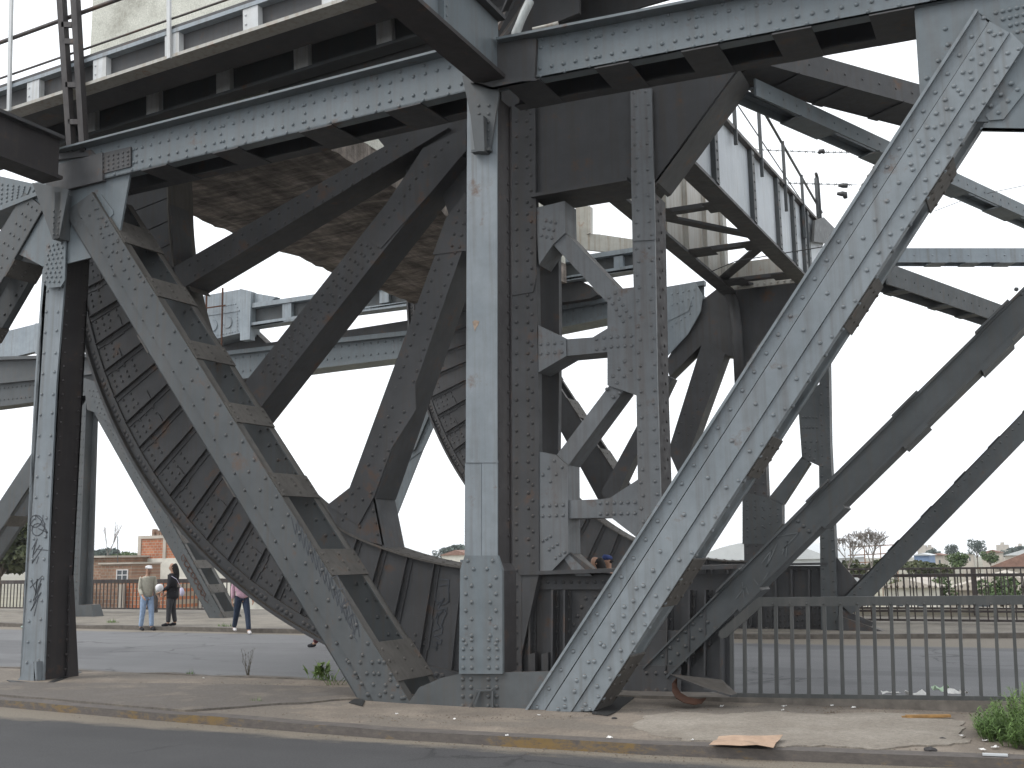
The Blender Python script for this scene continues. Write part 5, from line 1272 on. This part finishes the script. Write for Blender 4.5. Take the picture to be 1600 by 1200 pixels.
for pts in (((1105, 1184), (1125, 1180), (1140, 1190), (1165, 1191)), ((1110, 1187), (1130, 1192), (1156, 1190))): g.tube([onZ(x, y, .012) for x, y in pts], .007, 4)
tag(obj('twig', g, M['dry']), 'dark twig lying in the gutter below the cardboard', 'twig')
# ---- loose grit swept against the kerbs and the plinth
g = G(); r = random.Random(44)
def grit(n, f, s0, s1):
    for _ in range(n):
        c = f(); s = r.uniform(s0, s1) ** 1.0; k = 5; a0 = r.random() * 6
        g.add([c + Vector((math.cos(a0 + 6.283 * j / k) * s * r.uniform(.7, 1.2), math.sin(a0 + 6.283 * j / k) * s * r.uniform(.7, 1.2), 0)) for j in range(k)] + [c + Vector((0, 0, s * r.uniform(.5, .9)))], [[j, (j + 1) % k, k] for j in range(k)])
grit(420, lambda: onZ(r.uniform(1000, 1560), 1104 + abs(r.gauss(0, 7)), .148), .004, .016)
grit(160, lambda: onZ(r.uniform(120, 540), 1066 + abs(r.gauss(0, 8)), .15), .004, .014)
grit(220, lambda: onZ(r.uniform(0, 1600), 1000, .15) * 0 + (lambda x: Vector((x, 9.62 + abs(r.gauss(0, .12)), .148)))(r.uniform(-9, 0)), .003, .010)
grit(320, lambda: (lambda p: p + Vector((r.uniform(-.3, .3), -abs(r.gauss(.06, .12)), -.085)))(nkf[r.randrange(6, len(nkf) - 3)]), .003, .012)
grit(160, lambda: onZ(r.uniform(560, 960), 1117 + abs(r.gauss(0, 5)), .148), .004, .013)
o = struct('grit', g, plain('loose_grit', (.15, .12, .092), .95, .5, 9), 'stuff')
# ---- bent plate and rusty hoop by the right diagonal foot
g = G(); q = [onY(1046, 1053, 11.6), onY(1072, 1057, 11.9), onY(1128, 1062, 12.0), onY(1152, 1084, 11.7), onY(1142, 1086, 11.5), onY(1100, 1074, 11.45)]
g.prism(q, (0, 0, -.02)); tag(obj('metal_plate', g, M['brown']), 'bent dark steel plate leaning over the rusty hoop at the railing end', 'plate')
g = G(); P_ = [onY(x, y, Y) for x, y, Y in ((1056, 1060, 11.55), (1050, 1068, 11.5), (1050, 1080, 11.4), (1056, 1090, 11.35), (1068, 1097, 11.3), (1084, 1100, 11.35), (1096, 1098, 11.5))]
for a, b_ in zip(P_, P_[1:]): g.prism([a, b_, b_ + Vector((0, .18, .03)), a + Vector((0, .18, .03))], (0, .01, -.012))
tag(obj('rusty_hoop', g, M['rust']), 'rusty curved metal strip under the bent steel plate', 'scrap metal')
g = G().prism([onZ(x, y, .16) for x, y in ((925, 1114), (950, 1117), (968, 1108), (992, 1088), (1000, 1078), (960, 1080), (930, 1092))], (0, 0, -.012)); struct('pavement_hole', g, M['near_black'])  # flat near-black sheets paint the shade inside openings; the pavement stays uncut
g = G().prism([onZ(x, y, .16) for x, y in ((545, 1097), (566, 1102), (570, 1094), (556, 1090))], (0, 0, -.012)); struct('pavement_gap', g, M['near_black'])
g = G().prism([onZ(x, y, .16) for x, y in ((10, 1062), (70, 1068), (120, 1046), (128, 1050), (72, 1070), (20, 1067))], (0, 0, -.012)); struct('column_gap', g, M['near_black'])
# ================================================================== background
def leaf_cloud(g, c, rad, n, s, r, flat=1.0):
    for i in range(n):
        while True:
            v = Vector((r.uniform(-1, 1), r.uniform(-1, 1), r.uniform(-1, 1)))
            if v.length < 1: break
        v = v.normalized() * (v.length ** .5); p = Vector(c) + Vector((v.x * rad[0], v.y * rad[1], v.z * rad[2]))
        a = Vector((r.uniform(-1, 1), r.uniform(-1, 1), r.uniform(-.6, 1))).normalized(); b_ = a.cross(Vector((r.uniform(-1, 1), r.uniform(-1, 1), r.uniform(-1, 1)))).normalized(); q = s * r.uniform(.5, 1.3)
        g.add([p - a * q, p + b_ * q * .6, p + a * q, p - b_ * q * .6], [[0, 1, 2, 3]])
def tree(label, px, py_top, py_bot, wpx, Y, mt, seed, n=1400, leaf=None, name='tree', trunk=True, group=None):
    r = random.Random(seed); top = onY(px, py_top, Y); bot = onY(px, py_bot, Y); H_ = top.z - bot.z; Wd = (onY(px + wpx / 2, py_top, Y) - onY(px - wpx / 2, py_top, Y)).length / 2
    base_ = Vector((top.x, Y, -7)); t = thing(name, label, 'tree', base_, group); g = G(); lf = leaf or Wd * .09; blobs = []
    for k in range(11):
        a = r.uniform(0, 6.28); q = r.uniform(.1, .75); blobs.append((Vector((top.x + math.cos(a) * q * Wd, Y + math.sin(a) * q * Wd, bot.z + H_ * r.uniform(.25, .8))), r.uniform(.28, .5)))
    for c, q in blobs: leaf_cloud(g, c, (Wd * q, Wd * q, H_ * q * .55), n // 11, lf, r)
    obj('crown', g, M[mt], t); g = G(); z0 = -7; zt_ = bot.z + H_ * .4
    g.tube([base_, Vector((top.x, Y, (z0 + zt_) / 2)), Vector((top.x + .1, Y, zt_))], [Wd * .10, Wd * .07, Wd * .04], 7)
    for c, q in blobs[:6]: g.tube([Vector((top.x, Y, bot.z)), c], [Wd * .035, Wd * .012], 5)
    obj('trunk', g, M['bark'], t); return t
tree('dark olive tree beyond the far railing at the left edge', 2, 806, 905, 105, 42, 'leafd', 1, 3600)
tree('bright green bush top behind the brick house, right of the thin pole', 200, 861, 884, 44, 90, 'leafg', 2, 1300)
tree('grey green tree behind the terrace roofs, left of the thin pole', 165, 857, 880, 60, 130, 'leafb', 3, 1200)
tree('dark rounded tree seen low between the curved rim and the middle column', 708, 851, 872, 46, 190, 'leafb', 4, 1500)
tree('pale tree further left beside the curved rim foot', 688, 856, 874, 24, 220, 'leafb', 14, 800)
tree('bright green bushy tree above the far railing at the right', 1496, 864, 888, 44, 95, 'leafg', 5, 1700)
tree('tall dark tree on the skyline at the right', 1524, 841, 872, 34, 230, 'leafb', 6, 1300)
tree('twin crowned dark tree left of the tall one on the skyline', 1488, 848, 870, 30, 240, 'leafb', 7, 1200)
tree('dark green tree by the picture edge, left of the red roof', 1545, 860, 882, 36, 130, 'leafg', 8, 1100)
tree('hazy tree on the skyline at the right picture edge', 1585, 852, 872, 50, 330, 'leafb', 9, 1200)
tree('small hazy tree on the skyline beside the far diagonal', 1455, 856, 874, 30, 260, 'leafb', 10, 900)
tree('yellowish scrub below the bare tree', 1345, 872, 905, 75, 75, 'leafd', 11, 1300)
tree('yellowish scrub right of the far diagonal foot', 1440, 872, 905, 90, 85, 'leafd', 12, 1500)
tree('pale green bush right of the others through the far railings', 1560, 895, 950, 80, 62, 'leafg', 15, 1300)
tree('olive bush left of the others through the far railings', 1400, 905, 950, 50, 58, 'leafd', 16, 1200)
tree('green bush seen through the far railings at the right', 1465, 900, 950, 60, 60, 'leafg', 13, 1200)
def bare(label, px, py0, py1, Y, seed, spread=.5, name='bare_tree', depth=7, r0=.10):
    r = random.Random(seed); b0 = onY(px, py1, Y); tp = onY(px, py0, Y); H_ = tp.z - b0.z; root = thing(name, label, 'tree', Vector((b0.x, Y, -7))); g = G(); h = G()
    h.tube([Vector((b0.x, Y, -7)), Vector((b0.x, Y, b0.z))], [r0 * 1.3, r0], 6)
    def grow(p, d, L_, rr, k):
        e = p + d * L_; g.tube([p, p.lerp(e, .5) + Vector((r.uniform(-.05, .05), 0, r.uniform(-.05, .05))) * L_, e], [rr, rr * .8, rr * .6], 4, False)
        if k == 0: return
        for _ in range(3 if k > 2 else 2):
            nd = (d + Vector((r.uniform(-1, 1), r.uniform(-1, 1), r.uniform(-.3, .6))) * spread * 1.5).normalized(); grow(e, nd, L_ * r.uniform(.55, .85), max(rr * .66, .011), k - 1)
    for _ in range(3): grow(Vector((b0.x, Y, b0.z)), Vector((r.uniform(-.5, .5), r.uniform(-.5, .5), 1)).normalized(), H_ * .30, r0 * .8, depth - 1)
    obj('trunk', h, M['greybark'], root); obj('branches', g, M['greybark'], root)
bare('bare twiggy tree on the skyline right of the far post', 1362, 824, 885, 62, 3, .42, r0=.055)
bare('smaller bare tree close beside the far post', 1326, 834, 885, 66, 4, .42, r0=.05)
bare('tall thin leafless sapling behind the terrace roofs at the left', 168, 800, 868, 70, 6, .18, 'sapling', 4, .05)
# ---- buildings
def px_box(g, x0, y0, x1, y1, Y, depth, zbase=-7.0):
    a = onY(x0, y0, Y); b_ = onY(x1, y0, Y); g.box((a.x, Y, zbase), (b_.x, Y + depth, a.z)); return a, b_
Yb = 62
t = thing('house', 'unfinished tall house with orange hollow brick upper wall and cream lower wall', 'house', Vector((onY(262, 900, Yb).x, Yb + 3, -7)))
a0, a1 = onY(215, 873, Yb), onY(322, 873, Yb); zt_, zm, z1 = onY(222, 842, Yb).z, a0.z, onY(222, 841, Yb).z
g = G().box((a0.x, Yb, -7), (a1.x, Yb + 7, zm)); obj('lower_wall', g, M['render'], t)
g = G().box((a0.x + .04, Yb + .06, zm), (a1.x, Yb + 7, zt_)); obj('brick_wall', g, M['brick'], t)
g = G()
for x in (215, 254, 296): q = onY(x, 870, Yb).x; g.box((q, Yb - .02, zm), (q + .28, Yb + .3, zt_ + .1))
g.box((a0.x, Yb - .03, zt_), (a1.x, Yb + .35, zt_ + .22)); obj('concrete_frame', g, M['house'], t)
g = G(); r = random.Random(2)
for k in range(16): x = onY(226 + k * 3.2, 838, Yb).x; hh = r.uniform(.15, .55); g.box((x, Yb + r.uniform(.1, .8), zt_ + .2), (x + r.uniform(.12, .3), Yb + 1.2, zt_ + .2 + hh))
obj('rubble', g, M['brick2'], t)
Yc = 52
t = thing('house', 'low brown brick house with a small white window', 'house', Vector((onY(185, 900, Yc).x, Yc + 3, -7)))
g = G(); a, b_ = px_box(g, 158, 882, 206, 882, Yc, 2.5); obj('wall', g, M['brick2'], t); g = G().box((a.x - .15, Yc - .12, a.z), (b_.x + .1, Yc + 2.5, a.z + .10)); obj('roof', g, M['house'], t)
w0, w1 = onY(183, 890, Yc), onY(200, 907, Yc)
g = G(); g.box((w0.x, Yc - .06, w1.z), (w1.x, Yc - .004, w1.z + .05)); g.box((w0.x, Yc - .06, w0.z - .05), (w1.x, Yc - .004, w0.z)); g.box((w0.x, Yc - .06, w1.z + .05), (w0.x + .05, Yc - .004, w0.z - .05)); g.box((w1.x - .05, Yc - .06, w1.z + .05), (w1.x, Yc - .004, w0.z - .05))
xm = (w0.x + w1.x) / 2; g.box((xm - .02, Yc - .05, w1.z + .05), (xm + .02, Yc - .01, w0.z - .05)); zm_ = (w0.z + w1.z) / 2; g.box((w0.x + .05, Yc - .048, zm_ - .02), (w1.x - .05, Yc - .012, zm_ + .02)); wf = obj('window', g, c_wcap, t)
g = G().box((w0.x + .05, Yc - .02, w1.z + .05), (w1.x - .05, Yc - .003, w0.z - .05)); obj('pane', g, M['glass'], wf)
Yd = 58
t = thing('house', 'terrace house with a flat roof slab left of the brown brick house', 'house', Vector((onY(150, 890, Yd).x, Yd + 3, -7)))
g = G(); a, b_ = px_box(g, 128, 872, 166, 868, Yd, 6); obj('wall', g, M['brick2'], t); g = G().box((a.x - .2, Yd - .3, a.z), (b_.x + .2, Yd + 6, a.z + .14)); obj('roof', g, M['house'], t)
g = G().tube([onY(184, 880, 56), onY(184, 838, 56)], .03, 5); tag(obj('antenna_pole', g, M['wire']), 'thin upright pole standing above the brown brick house', 'pole')
Ye = 44
t = thing('shed', 'red brick yard shed seen through the left far railing', 'shed', Vector((onY(215, 940, Ye).x, Ye + 2, -7)))
g = G(); a, b_ = px_box(g, 196, 909, 268, 909, Ye, 4); obj('wall', g, M['brick'], t); g = G(); px_box(g, 186, 913, 193, 913, Ye - .3, .2); g.box((a.x, Ye - .06, a.z), (b_.x, Ye + 4, a.z + .08)); obj('roof', g, M['house'], t)
t = tag(obj('yard_wall', (lambda g: (px_box(g, 140, 922, 196, 922, Ye + 1, .4), g)[1])(G()), M['brick2']), 'brown yard wall beside the red brick shed behind the railing', 'wall')
t = tag(obj('yard_wall', (lambda g: (px_box(g, 268, 905, 372, 905, Ye + 2, .4), g)[1])(G()), M['render']), 'pale yard wall right of the red brick shed behind the railing', 'wall')
Yf = 95
t = thing('warehouse', 'pale warehouse with a low vaulted roof behind the right diagonals', 'warehouse', Vector((onY(1180, 885, Yf).x, Yf + 10, -7)))
g = G(); a, b_ = onY(1080, 876, Yf), onY(1300, 868, Yf); zc = onY(1180, 846, Yf).z; n = 14; L2_ = []
for i in range(n + 1): tt = i / n; L2_.append(Vector((a.x + (b_.x - a.x) * tt, Yf, a.z + (zc - a.z) * (1 - (2 * tt - 1) ** 2))))
g.prism(L2_ + [Vector((b_.x, Yf, a.z - .0))], (0, 22, 0)); obj('roof', g, M['shed'], t); g = G().box((a.x + .2, Yf + .3, -7), (b_.x - .2, Yf + 21, a.z)); obj('wall', g, M['shed'], t)
Yg = 105
t = thing('house', 'house with a sloping red roof at the right picture edge', 'house', Vector((onY(1600, 880, Yg).x, Yg + 5, -7)))
a, b_, c_ = onY(1546, 886, Yg), onY(1690, 886, Yg), onY(1616, 858, Yg)
g = G().prism([a, b_, c_], (0, 12, 0)); obj('roof', g, M['roofred'], t); g = G().box((a.x + .4, Yg + .3, -7), (b_.x - .4, Yg + 11.5, a.z)); obj('wall', g, M['house'], t)
r = random.Random(31)
def far_house(label, x0, x1, yt, Y, mt, roof='roofred', seed=0):
    t = thing('house', label, 'house', Vector((onY((x0 + x1) / 2, yt, Y).x, Y + 4, -7))); g = G(); a, b_ = px_box(g, x0, yt, x1, yt, Y, 9); obj('wall', g, M[mt], t)
    g = G(); m_ = Vector(((a.x + b_.x) / 2, Y - .3, a.z + (b_.x - a.x) * .16)); g.prism([Vector((a.x - .3, Y - .3, a.z)), Vector((b_.x + .3, Y - .3, a.z)), m_], (0, 9.6, 0)); obj('roof', g, M[roof], t)
    g = G(); zz = a.z - 1.6
    for k in range(2): x = a.x + (b_.x - a.x) * (.25 + .4 * k); g.box((x, Y - .04, zz), (x + (b_.x - a.x) * .12, Y - .002, zz + .9))
    obj('window', g, M['glass'], t)
far_house('blue sided house behind the far diagonal at the right', 1428, 1452, 868, 150, 'bluehouse', 'shed')
far_house('pale house with a reddish roof left of the bright green tree', 1452, 1474, 868, 180, 'house')
far_house('pale house on the skyline right of the tall dark tree', 1534, 1566, 864, 260, 'house')
far_house('small pale house between the skyline trees', 1502, 1520, 866, 280, 'house', 'shed')
far_house('cream house low behind the middle column', 690, 735, 868, 150, 'render')
far_house('pale block far behind the far railing at the right edge', 1570, 1640, 868, 200, 'house', 'shed')
far_house('pale long low house seen through the far railings', 1380, 1460, 918, 56, 'render', 'house')
far_house('pale yard house seen through the far railings at the right edge', 1480, 1660, 922, 66, 'house', 'house')
for i, (x, y, hh, lab) in enumerate(((1440, 852, 9, 'slim hazy tower block left of the skyline trees'), (1566, 851, 12, 'hazy tower block right of the tall skyline tree'), (1594, 853, 10, 'hazy tower block at the right picture edge'), (1452, 855, 7, 'low hazy tower block above the red roofed house'))):
    a = onY(x, y, 700); g = G().box((a.x - hh * .28, 700, -7), (a.x + hh * .28, 706, a.z)); g.box((a.x - 1, 701, a.z), (a.x + 1, 704, a.z + 1.4))
    tag(obj('tower_block', g, M['house']), lab, 'tower')
t = thing('steel_frame', 'rusty open steel frame among the bare trees', 'frame', Vector((onY(1360, 870, 80).x, 80, -7)))
g = G()
for y in (853, 866, 878): g.bar(onY(1325, y + 2, 80), onY(1402, y - 2, 80), .07, .07)
obj('beam', g, M['brick2'], t); g = G()
for x in (1328, 1350, 1375, 1400): q = onY(x, 852, 80); g.bar(Vector((q.x, 80, -7)), q, .07, .07, (0, 1, 0))
obj('post', g, M['brick2'], t)
